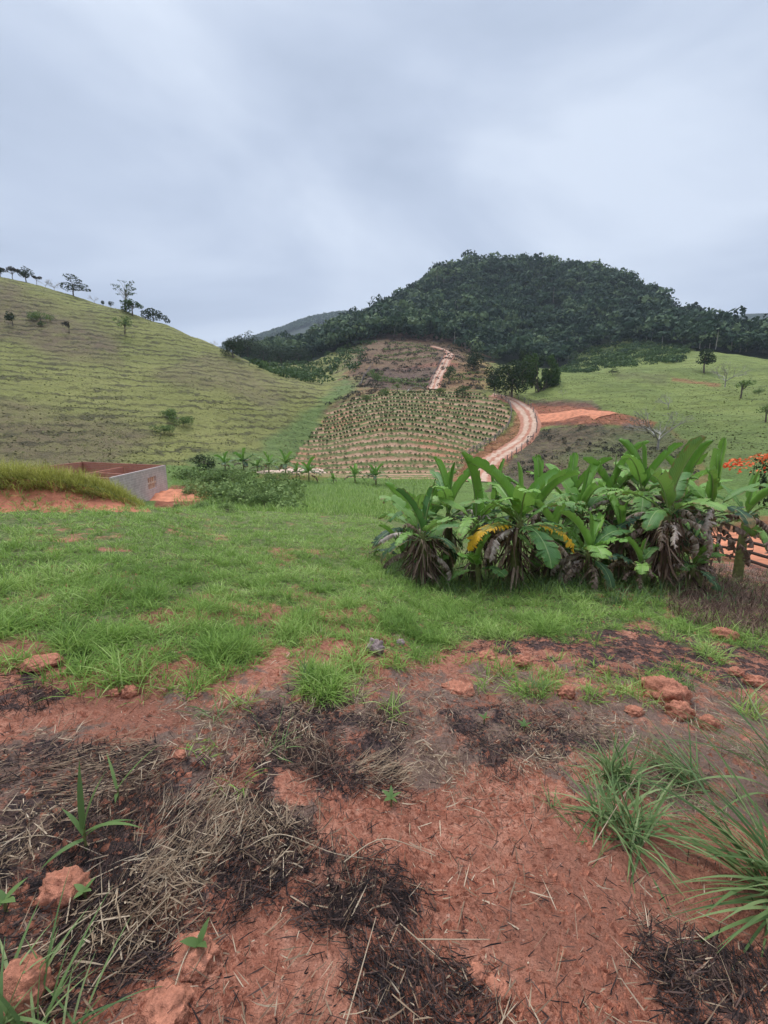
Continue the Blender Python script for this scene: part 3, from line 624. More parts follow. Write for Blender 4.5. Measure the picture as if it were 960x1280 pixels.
def banana_leaf(base,az,L,W,el0,drop,fold=.35,tears=5,dead=False,roll=0,young=False):
    """one leaf as arrays: a petiole and a blade with torn strips; el0 start elevation, drop total bend downward"""
    n=30; pts=[];el=el0; p=Vector(base); d=L/n
    side0=Vector((math.cos(az),-math.sin(az),0)); wob=random.uniform(-.25,.25)
    dirs=[]
    for i in range(n+1):
        t=i/n; e=el0-drop*t**1.5; a=az+wob*t*t
        v=Vector((math.sin(a)*math.cos(e),math.cos(a)*math.cos(e),math.sin(e))); pts.append(p.copy()); dirs.append(v); p=p+v*d
    V=[];Q=[];UV=[];A=[];base_r=random.random()
    pet=5 if not young else 2
    # petiole and midrib as a thin three-sided tube
    for i in range(0,n+1):
        r=(.022 if not dead else .012)*(1-.8*i/n)*(L/1.6); s=side0; u=s.cross(dirs[i]).normalized()
        for k in range(3):
            t=2*math.pi*k/3; V.append(pts[i]+(s*math.cos(t)+u*math.sin(t))*r-u*r*.4); UV.append((i/n,0.0)); A.append(base_r)
    for i in range(n):
        for k in range(3): Q.append((i*3+k,i*3+(k+1)%3,i*3+3+(k+1)%3,i*3+3+k))
    def width(t):
        t=(t-pet/n)/(1-pet/n)
        if t<=0: return .0
        return W*.5*min(1,(t/.12)**.6)*min(1,((1-t)/.17)**.55 if t<1 else 0)*(1-.10*t)
    for sgn in (-1,1):
        cuts=set(random.sample(range(pet+3,n-1),min(tears,n-pet-5))) if tears else set()
        seg=[];s0=pet
        for c in sorted(cuts): seg.append((s0,c)); s0=c
        seg.append((s0,n))
        for (a,b) in seg:
            dr=random.gauss(0,.24)+(random.uniform(.5,1.3) if dead else 0); sh=random.gauss(0,.05)
            if dead and random.random()<.22: continue
            cols=4; b0=len(V); rows=range(a,b+1); na=b-a
            f0=random.uniform(.75,1.05) if tears>6 else 1
            for i in rows:
                t=i/n; wd=width(t)*f0; s=side0.copy(); u=s.cross(dirs[i]).normalized()
                if u.z<0 and abs(el0)<1.5: pass
                pinch=1
                if na>1 and (i==a or i==b) and a!=pet and b!=n: pinch=.96
                for c in range(cols+1):
                    x=c/cols; ang=fold-dr*x-x*x*(.45 if not young else -.5)+roll*sgn
                    if dead: ang=.1-dr*1.2*x*1.3
                    lat=s*sgn*math.cos(ang)+u*math.sin(ang)
                    o=lat*wd*x*(pinch if c>0 else 1)+dirs[i]*wd*x*.32+Vector((0,0,1))*(.012*math.sin(i*2.1+c)*x)
                    if (i==a or i==b) and c==cols and tears: o+=dirs[i]*(.015 if i==a else -.015)
                    V.append(pts[i]+o); UV.append((t,x*sgn)); A.append(min(1,max(0,base_r+sh*2+(random.uniform(-.4,.4) if dead else 0))))
            for i in range(na):
                for c in range(cols): q=b0+i*(cols+1)+c; Q.append((q,q+1,q+cols+2,q+cols+1))
    return np.array([tuple(v) for v in V]),np.array(Q),np.array(A),np.array(UV)
def leaf_mesh(m,**k):
    v,q,a,uv=banana_leaf(**k); return mesh_np('leaf',v,q,m,True,{'rnd':a},uv=uv)
def banana_plant(loc,hs,label,nl=8,L=1.5,W=.38,ndead=4,skirt=0,seed=1,az0=None,up=1,yellow=0,group=None,young=True,skw=.32,low=False,spread=1.):
    random.seed(seed); nl+=2 if hs>.5 and skw else 0
    
    if hs>.9: hs+=.12; L*=1.12
    skirt=max(45,int(skirt*.7)) if hs>.5 and skirt else skirt
    if loc.x/loc.y>.5: ndead+=4
    if loc.x/loc.y>.55: hs+=.2
    elif loc.x/loc.y<.22: hs-=.12
    root=empty('banana_plant',loc); tag(root,label,'banana plant',group)
    ln=Vector((random.uniform(-.08,.08),random.uniform(-.08,.08),0)); top=Vector((ln.x,ln.y,hs))
    v,q=tubes([([Vector((0,0,-.1)),top*.5,top+Vector((0,0,.05))],[.12*min(1,hs),.10*min(1,hs)+.01,.055])],10)
    child('pseudostem',mesh_np('pseudostem',v,q,M['stem'],True),root)
    for i in range(nl):
        t=i/max(1,nl-1); az=(az0 if az0 is not None else 0)+i*2.4+random.uniform(-.35,.35)
        el=(1.32-1.3*t**.8*spread)*up+random.uniform(-.22,.22); drop=.55+1.0*t+random.uniform(-.15,.5)
        hs_=0
        lm=M['ban']; r=random.random()
        if t<.25 and young: lm=M['ban_young']
        elif t>.6 and r<.45: lm=M['ban_old']
        if yellow and i in (nl-1,nl-2)[:yellow]: lm=M['ban_yellow']; drop+=.3; el=.4; az={1:2.2,0:4.3}[(nl-1-i)%2]
        child('leaf',leaf_mesh(lm,base=top-Vector((0,0,.18*t*hs*.6)),az=az,L=L*random.uniform(.8,1.12)*(1-.12*t),W=W*random.uniform(.75,1.25),el0=el,drop=drop,fold=.55-.25*t,tears=int(3+17*t*(.3+random.random())),young=(t<.15)),root)
    if young:
        child('rolled_leaf',leaf_mesh(M['ban_young'],base=top,az=random.uniform(0,6),L=L*.75,W=W*.45,el0=1.5,drop=.1,fold=1.2,tears=0,young=True),root)
    for i in range(ndead):
        az=random.uniform(0,6.28)
        m=leaf_mesh(M['ban_dead'],base=top-Vector((0,0,random.uniform(.05,.35)*hs)),az=az,L=L*random.uniform(.6,1.0),W=W*.75,el0=random.uniform(-.1,.8),drop=random.uniform(1.5,2.5),fold=.0,tears=17,dead=True)
        child('dead_leaf',m,root)
    if skirt and hs>.5:
        n=skirt; zz=rng.uniform(.25,1.0,n)*hs; aa=rng.uniform(0,2*math.pi,n); rr=.10+rng.uniform(0,skw*.4,n)
        P=np.stack([np.sin(aa)*rr,np.cos(aa)*rr,zz],-1)
        v,q,a=blades(P,aa+rng.normal(0,.4,n),rng.uniform(.2,.6,n)*min(1,hs),rng.uniform(.02,.085,n),rng.uniform(2.1,3.0,n),rng.normal(.0,.3,n),4,rng.normal(0,.7,n))
        v[:,2]=np.maximum(v[:,2],.0)
        child('dead_sheath',mesh_np('dead_sheath',v,q,M['sheath'],False,{'rnd':a}),root)
    return root

# ---------------------------------------------------------------- roads and earthworks (setting)
def m_road():
    m=mat('two_track_dirt_road'); n=NT(m); sep=n.N.new('ShaderNodeSeparateXYZ'); n.L.new(n.co('UV'),sep.inputs[0]); v=n.math('ABSOLUTE',sep.outputs[1])
    v=n.math('ADD',v,n.math('MULTIPLY',n.math('SUBTRACT',n.noise(.45,6,.7),.5),.55))
    f=n.ramp(v,[(.10,0.),(.20,1.)]); g=n.ramp(v,[(.52,1.),(.68,0.)]); f=n.math('MULTIPLY',f,g)
    red=n.ramp(n.noise(.9,6,.7),[(.3,(.30,.12,.07)),(.7,(.52,.24,.15))]); c=n.mix(f,red,n.ramp(n.noise(.7,5,.7),[(.3,(.42,.25,.165)),(.7,(.64,.45,.33))]))
    n.color(c); n.bump(n.noise(1.5,5,.7),.5,.1); return m
M['road']=m_road()
def smooth_path(pts,k=8):
    P=[pts[0]]+list(pts)+[pts[-1]]; out=[]
    for i in range(1,len(P)-2):
        for j in range(k):
            t=j/k; a,b,c,d=P[i-1],P[i],P[i+1],P[i+2]
            out.append(.5*((2*b)+(c-a)*t+(2*a-5*b+4*c-d)*t*t+(3*b-a-3*c+d)*t**3))
    out.append(P[-2]); return out
def strip(name,pts,width,material,off=.09,nv=12,taper=None,k=10):
    P=smooth_path([Vector((p.x,p.y)) for p in pts],k); V=[];Q=[];UV=[]
    for i,p in enumerate(P):
        d=(P[min(i+1,len(P)-1)]-P[max(i-1,0)]).normalized(); s=Vector((-d.y,d.x)); wd=width if not taper else width*np.interp(i/(len(P)-1),[0,1],taper)
        for j in range(nv+1):
            v=j/nv*2-1; q=p+s*v*wd/2; V.append((q.x,q.y,float(H(q.x,q.y))+off*(1-abs(v)**6)-.02*(abs(v)**6))); UV.append((i,v))
    for i in range(len(P)-1):
        for j in range(nv): a=i*(nv+1)+j; Q.append((a,a+1,a+nv+2,a+nv+1))
    o=link(name,mesh_np(name,V,Q,material,True,uv=UV)); tag(o,kind='structure'); return o
road_px=[(596,612),(598,596),(606,584),(622,571),(641,559),(655,548),(662,537),(663,525),(657,513),(646,504),(632,498),(615,494)]
ROADP=[hit(x,y,58,118) for x,y in road_px]
strip('road',ROADP,4.5,M['road'],.12)
strip('path',[hit(x,y,118,235) for x,y in [(541,487),(544,478),(550,466),(556,454),(563,444),(556,438),(540,433)]],4.4,M['road'],.25)
strip('path',[hit(x,y,50,70) for x,y in [(322,592),(345,590),(372,590),(405,590)]],3.2,M['paledirt'],.10)
strip('path',[hit(x,y,20,60) for x,y in [(868,668),(905,672),(940,684),(985,700),(1050,720)]],3.0,M['redearth'],.12)
strip('path',[hit(x,y,80,130) for x,y in [(674,524),(700,520),(735,517),(758,520)]],5.5,M['redearth'],.15)
# heap of red earth by the unfinished house
def heap(px,py,wm,dm,hm,name='mound',rmin=26):
    c=hit(px,py,rmin,70); V=[];Q=[];n=34
    for i in range(n+1):
        for j in range(n+1):
            x=(i/n*2-1);y=(j/n*2-1); r=math.hypot(x,y); X=c.x+x*wm;Y=c.y+y*dm
            V.append((X,Y,float(H(X,Y))+hm*(1-float(sstep(0,1,r)))*(1+.5*float(fbm(X*.8,Y*.8,3,5)))-.06*(r>.97)))
    for i in range(n):
        for j in range(n): a=i*(n+1)+j; Q.append((a,a+n+1,a+n+2,a+1))
    o=link(name,mesh_np(name,V,Q,M['redearth'],True)); tag(o,kind='structure')
heap(222,620,4.5,3.5,.55)

# ---------------------------------------------------------------- unfinished brick house
def m_brick(name,c1,c2,mortar):
    m=mat(name); n=NT(m); b=n.N.new('ShaderNodeTexBrick'); b.inputs['Scale'].default_value=1; b.inputs['Brick Width'].default_value=.32; b.inputs['Row Height'].default_value=.2; b.inputs['Mortar Size'].default_value=.014
    b.inputs['Color1'].default_value=(*c1,1); b.inputs['Color2'].default_value=(*c2,1); b.inputs['Mortar'].default_value=(*mortar,1); n.L.new(n.co('UV'),b.inputs[0])
    c=n.mix(n.ramp(n.noise(.9,5,.7),[(.35,0.),(.7,.55)]),b.outputs[0],tuple(x*.6 for x in c1)); n.color(c); n.bump(b.outputs['Fac'],-.4,.01); return m
M['brick_grey']=m_brick('grey_block_masonry',(.50,.40,.37),(.62,.52,.48),(.74,.68,.64))
M['brick_red']=m_brick('red_clay_masonry',(.58,.22,.14),(.50,.17,.11),(.42,.33,.29))
def wall_mesh(L,hh,th,mat_,holes=()):
    """wall along +x from 0 to L, butt-jointed boxes round its openings"""
    V=[];Q=[];UV=[]
    xs=sorted({0,L,*[h[0] for h in holes],*[h[1] for h in holes]}); zs=sorted({0,hh,*[h[2] for h in holes],*[h[3] for h in holes]})
    def solid(i,j):
        if i<0 or j<0 or i>=len(xs)-1 or j>=len(zs)-1: return False
        cx=(xs[i]+xs[i+1])/2; cz=(zs[j]+zs[j+1])/2; return not any(h[0]<cx<h[1] and h[2]<cz<h[3] for h in holes)
    def quad(a,b,c,d,uv):
        k=len(V); V.extend([a,b,c,d]); UV.extend(uv); Q.append((k,k+1,k+2,k+3))
    for i in range(len(xs)-1):
        for j in range(len(zs)-1):
            if not solid(i,j): continue
            a,b,c,d=xs[i],xs[i+1],zs[j],zs[j+1]; u=[(a,c),(b,c),(b,d),(a,d)]
            quad((a,0,c),(b,0,c),(b,0,d),(a,0,d),u); quad((b,th,c),(a,th,c),(a,th,d),(b,th,d),[u[1],u[0],u[3],u[2]])
            if not solid(i-1,j): quad((a,th,c),(a,0,c),(a,0,d),(a,th,d),[(0,c),(th,c),(th,d),(0,d)])
            if not solid(i+1,j): quad((b,0,c),(b,th,c),(b,th,d),(b,0,d),[(0,c),(th,c),(th,d),(0,d)])
            if not solid(i,j+1): quad((a,0,d),(b,0,d),(b,th,d),(a,th,d),[(a,0),(b,0),(b,th),(a,th)])
            if not solid(i,j-1): quad((a,th,c),(b,th,c),(b,0,c),(a,0,c),[(a,0),(b,0),(b,th),(a,th)])
    return mesh_np('wall',V,Q,mat_,False,uv=UV)
def build_house():
    A=Vector((-23,42)); D=Vector((-19.8,28.8)); B=Vector((-36,48.0)); C=B+(D-A)
    z0=-5.85; hh=3.05; e=empty('unfinished_house',(A.x,A.y,z0)); tag(e,'roofless unfinished brick house with a small lattice window beyond the grassy bank','house')
    def wl(p,q,m,h=hh,holes=(),th=.16):
        L=(q-p).length; a=math.atan2(q.y-p.y,q.x-p.x); o=child('wall',wall_mesh(L,h,th,m,holes),e,loc=(p.x-A.x,p.y-A.y,0)); o.rotation_euler=(0,0,a); return o
    L=(D-A).length
    w1=wl(A,D,M['brick_grey'],hh,[(3.6,6.0,1.15,2.25)]); w1['label']='grey brick wall with the window'
    # lattice of blocks in the window
    V=[];Q=[]
    def bx(x0,x1,z0_,z1_,y0=.03,y1=.13):
        k=len(V); V.extend([(x0,y0,z0_),(x1,y0,z0_),(x1,y0,z1_),(x0,y0,z1_),(x0,y1,z0_),(x1,y1,z0_),(x1,y1,z1_),(x0,y1,z1_)])
        for f in ((0,1,2,3),(5,4,7,6),(4,0,3,7),(1,5,6,2),(3,2,6,7),(4,5,1,0)): Q.append(tuple(k+i for i in f))
    for x in (4.1,4.7,5.3): bx(x,x+.15,1.152,2.248)
    bx(3.602,5.998,1.64,1.78,.02,.14); bx(3.602,5.998,1.05,1.148,-.04,.02); bx(3.602,5.998,2.252,2.33,-.03,-.002)
    wv=mesh_np('window_lattice',V,Q,M['paledirt']); o=child('window_lattice',wv,w1)
    inset=Vector((0,0))
    n=(B-A).normalized(); wl(B,A-Vector((0,0))+n*.002,M['brick_red'],hh-.01)
    wl(C,B,M['brick_red'],hh-.02); wl(D,C,M['brick_red'],hh-.03)
    m1=A.lerp(B,.45)+(D-A).normalized()*.02; m2=m1+(D-A)*.95; wl(m2,m1+(D-A)*.03,M['brick_red'],hh-.35)['label']='lower partition wall inside'
    m3=A.lerp(D,.5); m4=m3+(B-A)*.44; wl(m4,m3+(B-A)*.02,M['brick_red'],hh-.45)['label']='lower partition wall inside'
build_house()

# ---------------------------------------------------------------- fences
def fence(pts,label,ph,rails,pr=.05,rr=.03,step=2.,m='wood',lean=.03,rmin=10,slab=False,name='fence'):
    P=smooth_path(pts,8); d=[0]
    for a,b in zip(P,P[1:]): d.append(d[-1]+(b-a).length)
    n=max(2,int(d[-1]/step)+1); S=[d[-1]*i/(n-1) for i in range(n)]; pos=[]
    for s in S:
        k=min(np.searchsorted(d,s,side='right')-1,len(P)-2); t=(s-d[k])/max(1e-6,d[k+1]-d[k]); q=P[k].lerp(P[k+1],t); pos.append(Vector((q.x,q.y,float(H(q.x,q.y)))))
    e=empty(name,pos[0]); tag(e,label,'fence')
    for q in pos:
        b=q-pos[0]; tp=b+Vector((random.gauss(0,lean),random.gauss(0,lean),ph*random.uniform(.95,1.1)))
        v,f=tubes([([b-Vector((0,0,.25)),b.lerp(tp,.5),tp,tp+Vector((0,0,.01))],[pr,pr*.95,pr*.85,.004])],7); child('post',mesh_np('post',v,f,M[m],True),e)
    for z in rails:
        path=[q-pos[0]+Vector((0,0,z+random.gauss(0,.015))) for q in pos]
        v,f=tubes([(path,[rr]*len(path))],6); child('rail',mesh_np('rail',v,f,M[m],True),e)
    return e
fpt=[hit(x,y,9,40) for x,y in [(868,690),(893,697),(905,700),(933,706),(965,716),(1010,732),(1100,760),(1220,800)]]
fence(fpt,'dark timber corral fence beside the red path behind the banana plants',1.05,(.2,.5,.85),.07,.055,2.1,'wood',.05)
FR=[hit(x,y,60,120) for x,y in [(577,577),(590,567),(605,557),(620,548),(631,540),(637,529),(639,517),(637,507),(630,500),(618,496)]]
fence(FR,'grey post and rail fence curving along the inner side of the dirt road',1.2,(.35,.75,1.1),.09,.05,2.0,'wood_grey')
fence([hit(x,y,60,150) for x,y in [(622,493),(640,496),(655,503),(666,515),(671,530),(669,545),(660,556),(645,568),(628,582)]],'wire fence of thin posts on the outer side of the dirt road',1.3,(.5,1.0),.09,.025,3.0,'wood_grey')
fence([hit(x,y,118,225) for x,y in [(449,484),(455,474),(462,462),(466,457)]],'pale post fence climbing the left side of the burnt plot',1.5,(.6,1.2),.12,.06,3.0,'wood_grey')
fence([hit(x,y,118,225) for x,y in [(536,485),(541,474),(547,462),(553,449)]],'pale post fence along the left side of the uphill track',1.5,(.6,1.2),.12,.05,3.0,'wood_grey')

# ---------------------------------------------------------------- far woods
def wood(n,th0,th1,lo,hi,cr0,cr1,seedk,nq=62):
    """crowns scattered over a wooded slope between two ground layers"""
    P=[]; t=rng.uniform(th0,th1,n); f=rng.random(n)
    i=np.clip(np.searchsorted(TH,t)-1,0,len(TH)-2); r=KR[i,lo[0]]*(1-f)+KR[i,hi[0]]*f+lo[1]*(1-f)+hi[1]*f
    X=r*np.sin(t);Y=r*np.cos(t);Z=H(X,Y); return X,Y,Z
def build_wood():
    t0=th_of(300,.09); t1=th_of(1060,0)
    n=6300; t=rng.uniform(t0,t1,n*2); f=rng.random(n*2)
    i=np.clip(np.searchsorted(TH,t)-1,0,len(TH)-2); r0=KR[i,10]+4; r1=KR[i,12]+18; r=np.sqrt(r0*r0*(1-f)+r1*r1*f); k=slice(0,n)
    X=(r*np.sin(t))[k];Y=(r*np.cos(t))[k]; Z=H(X,Y); px,py=proj(X,Y,Z)
    # grassy shoulder and cleared top at the foot of the wood
    clear=Zone([(470,430),(560,430),(600,452),(560,455),(430,460),(440,440)],180,270)(X,Y,3,4,70,.05)>.5
    clear2=Zone([(700,462),(740,435),(800,425),(850,432),(880,445),(860,470),(700,475)],180,262)(X,Y,3,4,71,.05)>.5
    keep=~clear; X,Y,Z,px,py=X[keep],Y[keep],Z[keep],px[keep],py[keep]; low=clear2[keep]
    keep=~low|(rng.random(len(X))<.8); X,Y,Z,low=X[keep],Y[keep],Z[keep],low[keep]
    n=len(X); rad=rng.uniform(1.9,4.7,n)*np.where(rng.random(n)<.12,1.35,1); lf=sstep(th_of(300,.09),th_of(440,.1),np.arctan2(X,Y)); rad=rad*(.55+.45*lf); hgt=rad*rng.uniform(.9,2.0,n)
    rad=np.where(low,rad*.33,rad); hgt=np.where(low,rad*.9,hgt)
    nq=54; k=np.repeat(np.arange(n),nq); m=len(k)
    d=rng.normal(size=(m,3)); d[:,2]=np.abs(d[:,2])*1.0-.25; d/=np.linalg.norm(d,axis=1,keepdims=True)
    # each crown is lumpy: radius varies with direction
    ph=rng.uniform(0,6.28,(n,3)); lump=1+.22*np.sin(d[:,0]*5+ph[k,0])*np.sin(d[:,1]*5+ph[k,1])+.12*np.sin(d[:,2]*7+ph[k,2])
    C=np.stack([X[k]+d[:,0]*rad[k]*lump,Y[k]+d[:,1]*rad[k]*lump,Z[k]+hgt[k]+d[:,2]*rad[k]*.72*lump],-1)
    tone=np.clip(rng.normal(.42,.30,n)[k]+.28*d[:,2]*0+rng.normal(0,.12,m)+np.where(low,.35,0)[k]+.38*(1-lf)[k],0,1)
    v,q,a=clumps(C,d+rng.normal(size=(m,3))*.42,rad[k]*rng.uniform(.28,.58,m),tone)
    o=link('forest',mesh_np('forest',v,q,M['crown_forest'],False,{'rnd':a})); tag(o,'dense dark forest covering the tall hill beyond the fields','forest',kind='stuff')
    kk=rng.choice(n,420,replace=False); hh=hgt[kk]+rad[kk]*.35
    v,q,a=blades(np.stack([X[kk],Y[kk]-rad[kk]*.95,Z[kk]],-1),rng.uniform(0,6.28,420),hh,np.full(420,.55),rng.uniform(0,.1,420),rng.normal(0,.1,420),2,None,rng.uniform(.5,1,420))
    o=link('forest_trunks',mesh_np('forest_trunks',v,q,M['palebark'],False)); tag(o,'pale trunks showing through the forest canopy on the tall hill','tree trunks',kind='stuff')
    # far ridge wood
    n=4200; t=rng.uniform(th_of(285,.09),th_of(520,.1),n); i=np.clip(np.searchsorted(TH,t)-1,0,len(TH)-2); r=KR[i,14]-rng.uniform(0,330,n)*1.0+5
    X=r*np.sin(t);Y=r*np.cos(t);Z=H(X,Y); sel=proj(X,Y,Z)[0]<900; X,Y,Z=X[sel],Y[sel],Z[sel]; n=len(X); rad=rng.uniform(4,7.5,n); nq=26; k=np.repeat(np.arange(n),nq); m=len(k)
    d=rng.normal(size=(m,3)); d[:,2]=np.abs(d[:,2])-.2; d/=np.linalg.norm(d,axis=1,keepdims=True)
    C=np.stack([X[k]+d[:,0]*rad[k],Y[k]+d[:,1]*rad[k],Z[k]+rad[k]+d[:,2]*rad[k]*.7],-1)
    v,q,a=clumps(C,d+rng.normal(size=(m,3))*.4,rad[k]*rng.uniform(.4,.8,m),np.clip(rng.normal(.5,.2,m),0,1))
    o=link('forest',mesh_np('forest',v,q,M['crown_forest'],False,{'rnd':a})); tag(o,'hazy wooded ridge in the gap between the two hills','forest',kind='stuff')
build_wood()
def scrub(poly,r0,r1,n,s0,s1,label,mname,seed,rad=(.6,1.6)):
    # loose bushes covering an area
    zn=Zone(poly,r0,r1); xs=[p[0] for p in poly]; t=rng.uniform(th_of(min(xs),-.05)-.03,th_of(max(xs),-.05)+.03,n*6); r=np.sqrt(rng.uniform(r0*r0,r1*r1,n*6)); X=r*np.sin(t);Y=r*np.cos(t)
    k=(zn(X,Y,1.5,3,seed,.2)>.5)&(rng.random(len(X))<np.clip(.55+1.3*fbm(X*.08,Y*.08,3,seed+1),0,1)); X,Y=X[k][:n],Y[k][:n]; m=len(X); R=rng.uniform(*rad,m); q=np.repeat(np.arange(m),26); d=rng.normal(size=(len(q),3)); d[:,2]=abs(d[:,2])-.2; d/=np.linalg.norm(d,axis=1,keepdims=True)
    C=np.stack([X[q]+d[:,0]*R[q],Y[q]+d[:,1]*R[q],H(X,Y)[q]+R[q]*.25+d[:,2]*R[q]*.8],-1); v,f,a=clumps(C,d+rng.normal(size=d.shape)*.5,R[q]*rng.uniform(s0,s1,len(q)),np.clip(rng.normal(.5,.28,m)[q]+rng.normal(0,.15,len(q)),0,1))
    o=link('scrub',mesh_np('scrub',v,f,M[mname],False,{'rnd':a})); tag(o,label,'scrub',kind='stuff')
scrub([(285,452),(330,440),(400,440),(470,428),(440,470),(400,480),(330,470)],130,260,420,.35,.6,'rough green scrub between the green valley and the wood','crown_green',201,(.8,2.4))
scrub([(440,486),(450,440),(480,410),(560,412),(610,455),(606,488)],120,265,900,.35,.7,'low mixed scrub on the half-cleared hilltop under the wood','crown_brown',203,(.3,.9))
scrub([(690,470),(740,433),(800,423),(860,436),(850,452),(760,462),(700,474)],170,275,900,.35,.6,'dense low green scrub on the shoulder above the right pasture','crown_green',205,(.7,1.9))
scrub([(398,516),(430,493),(475,486),(480,493),(440,503),(415,522)],100,150,80,.35,.7,'brown brush on the eroded edge left of the coffee rows','crown_brown',207,(.3,.8))
scrub([(664,540),(700,533),(770,533),(830,537),(860,560),(870,600),(600,620),(650,570)],55,112,170,.35,.7,'brown and green brush on the dark cut slope below the red cut','crown_brown',209,(.2,.6))
scrub([(222,596),(262,590),(310,596),(372,606),(376,642),(300,634),(250,628)],27,60,260,.2,.4,'rank olive undergrowth of the valley hedge line','crown_pale',211,(.25,1.25))
# trees standing up from the skyline of the wooded hill
sky=[(536,330,15),(548,326,13),(562,322,13),(578,318,13),(600,315,14),(616,315,11),(634,315,14),(652,316,11),(676,318,12),(700,322,13),(722,325,14),(748,330,14),(772,335,17),(790,343,14),(812,354,16),(838,366,15),(862,378,14),(884,386,15),(905,396,22),(918,399,16),(516,346,13),(500,361,13),(474,384,18),(460,390,12),(445,395,12)]
for j,(x,y,h) in enumerate(sky):
    p=None; t=th_of(x,E_of(y)); i=np.searchsorted(TH,t)-1; r=KR[i,12]+3; X,Y=r*math.sin(t),r*math.cos(t)
    put_tree('forest',x,y,h*1.15,'forest tree rising above the skyline of the wooded hill','tree','forest_tree','trees on the skyline of the wooded hill',seed=j%4,loc=Vector((X,Y,float(H(X,Y))-1.5)),sx=1.1+.5*random.random(),rot=random.uniform(0,6))
def hilltop_rows():
    out=[]
    for q,(y0,x0,x1) in enumerate([(480,470,535),(474,466,538),(448,476,545),(443,470,545),(438,480,540),(433,486,530),(470,566,600),(478,562,604)]):
        for x in np.arange(x0,x1,2.2):
            p=hit(x+random.uniform(-.5,.5),y0+random.uniform(-.7,.7)+3*math.sin(x*.05+q),118,275); out.append(tuple(p))
    P=np.array(out); m=len(P); k=np.repeat(np.arange(m),16); d=rng.normal(size=(len(k),3)); s_=rng.uniform(.3,.7,m); C=P[k]+d*s_[k][:,None]*.6+np.array([0,0,.5])
    v,q,a=clumps(C,d,rng.uniform(.3,.6,len(k)),rng.random(len(k))); o=link('crop_rows',mesh_np('crop_rows',v,q,M['crown_pale'],False,{'rnd':a})); tag(o,'rows of small crops on the half-cleared hilltop plots','crop rows',kind='stuff')
hilltop_rows()
# ---------------------------------------------------------------- single trees, placed by survey
def crest(px,off=-1.5):
    t=th_of(px,.3); 
    for _ in range(3):
        i=np.searchsorted(TH,t)-1; r=KR[i,7]+off; z=float(H(r*math.sin(t),r*math.cos(t))); E=z/(r*math.cos(t)); t=th_of(px,E)
    return Vector((r*math.sin(t),r*math.cos(t),float(H(r*math.sin(t),r*math.cos(t)))))
T=put_tree
T('round',0,0,14,'small dark tree cut by the frame at the top of the left hill',loc=crest(1),seed=1,name='ridge_tree')
T('flat',0,0,15,'low wispy tree second along the left hill skyline from the frame edge',loc=crest(16),seed=1,name='ridge_tree')
T('round',0,0,18,'compact dark tree on the left skyline beside wispy low trees',loc=crest(33),seed=2,sx=1.1,name='ridge_tree')
T('flat',0,0,11,'thin flat-topped tree just right of the compact dark skyline tree',loc=crest(46),seed=3,sx=.8,name='ridge_tree')
T('bare',0,0,10,'tiny bare tree on the left skyline, nearer the thin flat-topped tree',loc=crest(57),seed=1,name='bare_tree')
T('bare',0,0,13,'grey bare twiggy tree on the left skyline left of the layered dark tree',loc=crest(68),seed=2,name='bare_tree')
T('umbrella',0,0,25,'layered dark umbrella-shaped tree leaning right on the left skyline',loc=crest(92,-4),seed=1,name='umbrella_tree',rot=0)
T('bare',0,0,9,'small bare tree just right of the layered umbrella-shaped tree',loc=crest(118),seed=3,name='bare_tree')
T('round',0,0,7,'tiny round shrub on the skyline left of the tall thin tree',loc=crest(129),seed=3,name='ridge_tree')
T('round',0,0,8,'tiny leafy shrub on the skyline close to the tall thin tree',loc=crest(139),seed=4,name='ridge_tree')
T('open',0,0,35,'tall thin open-crowned tree standing above the left skyline',loc=crest(158,-6),seed=1,name='tall_tree',rot=0)
T('green',0,0,22,'rounded bushy tree at the foot of the tall thin skyline tree',loc=crest(166,-9),seed=1,sx=1.2,name='bushy_tree')
T('lean',0,0,19,'wide dark tree spreading downhill on the left skyline',loc=crest(192,-6),seed=1,sx=.85,name='spreading_tree',rot=0)
T('bare',0,0,8,'pinkish bare tree alone on the low end of the left skyline',loc=crest(266,2),seed=1,name='bare_tree')
T('pale',156,418,23,'pale green tree on the slope below the tall thin skyline tree',seed=1,name='slope_tree')
T('flat',87,417,14,'flat-crowned dull tree alone in the middle of the upper left slope',seed=2,sx=.75,name='slope_tree')
T('round',16,407,17,'small dark round tree near the frame edge on the upper left slope',seed=5,name='slope_tree')
T('olive',51,402,14,'wide brownish bush between two small trees on the upper left slope',seed=1,name='bush',cat='bush')
T('green',52,408,6,'low green bush just below the wide brownish bush',seed=2,sx=1.6,name='bush',cat='bush')
for x,y,h,s,l in [(218,524,14,1.3,'upper of two dark green shrubs on the lower left hillside'),(229,532,14,1.2,'lower right of two dark green shrubs on the lower left hillside'),(205,541,12,1.4,'pale grey-green shrub below the pair of dark hillside shrubs')]:
    T('bush',x,y,h,l,'shrub','shrub',seed=x%3,sx=s)
T('dense',292,447,26,'dark leafy tree standing left at the far end of the left slope',seed=1,sx=1.,name='dark_tree',rmin=120)
T('dense',309,449,32,'larger dark leafy tree where the left slope meets the wood',seed=2,sx=1.1,name='dark_tree',rmin=120)
for x,y,h,l in [(330,455,26,'dark tree at the foot of the wood, nearest the gap'),(352,457,25,'dark tree at the foot of the wood, second from the gap'),(374,455,22,'lower dark tree at the foot of the wood above the green valley')]:
    T('dense',x,y,h,l,seed=x%2+1,sx=1.2,name='dark_tree',rmin=120)
T('dense',592,463,24,'round dark tree between the uphill track and the large grove',seed=3,sx=1.1,name='dark_tree',rmin=120,rmax=225)
T('dense',640,497,48,'broad dark tree in front of the grove beside the road bend',seed=4,sx=1.0,name='dark_tree',rmin=100,rmax=140)
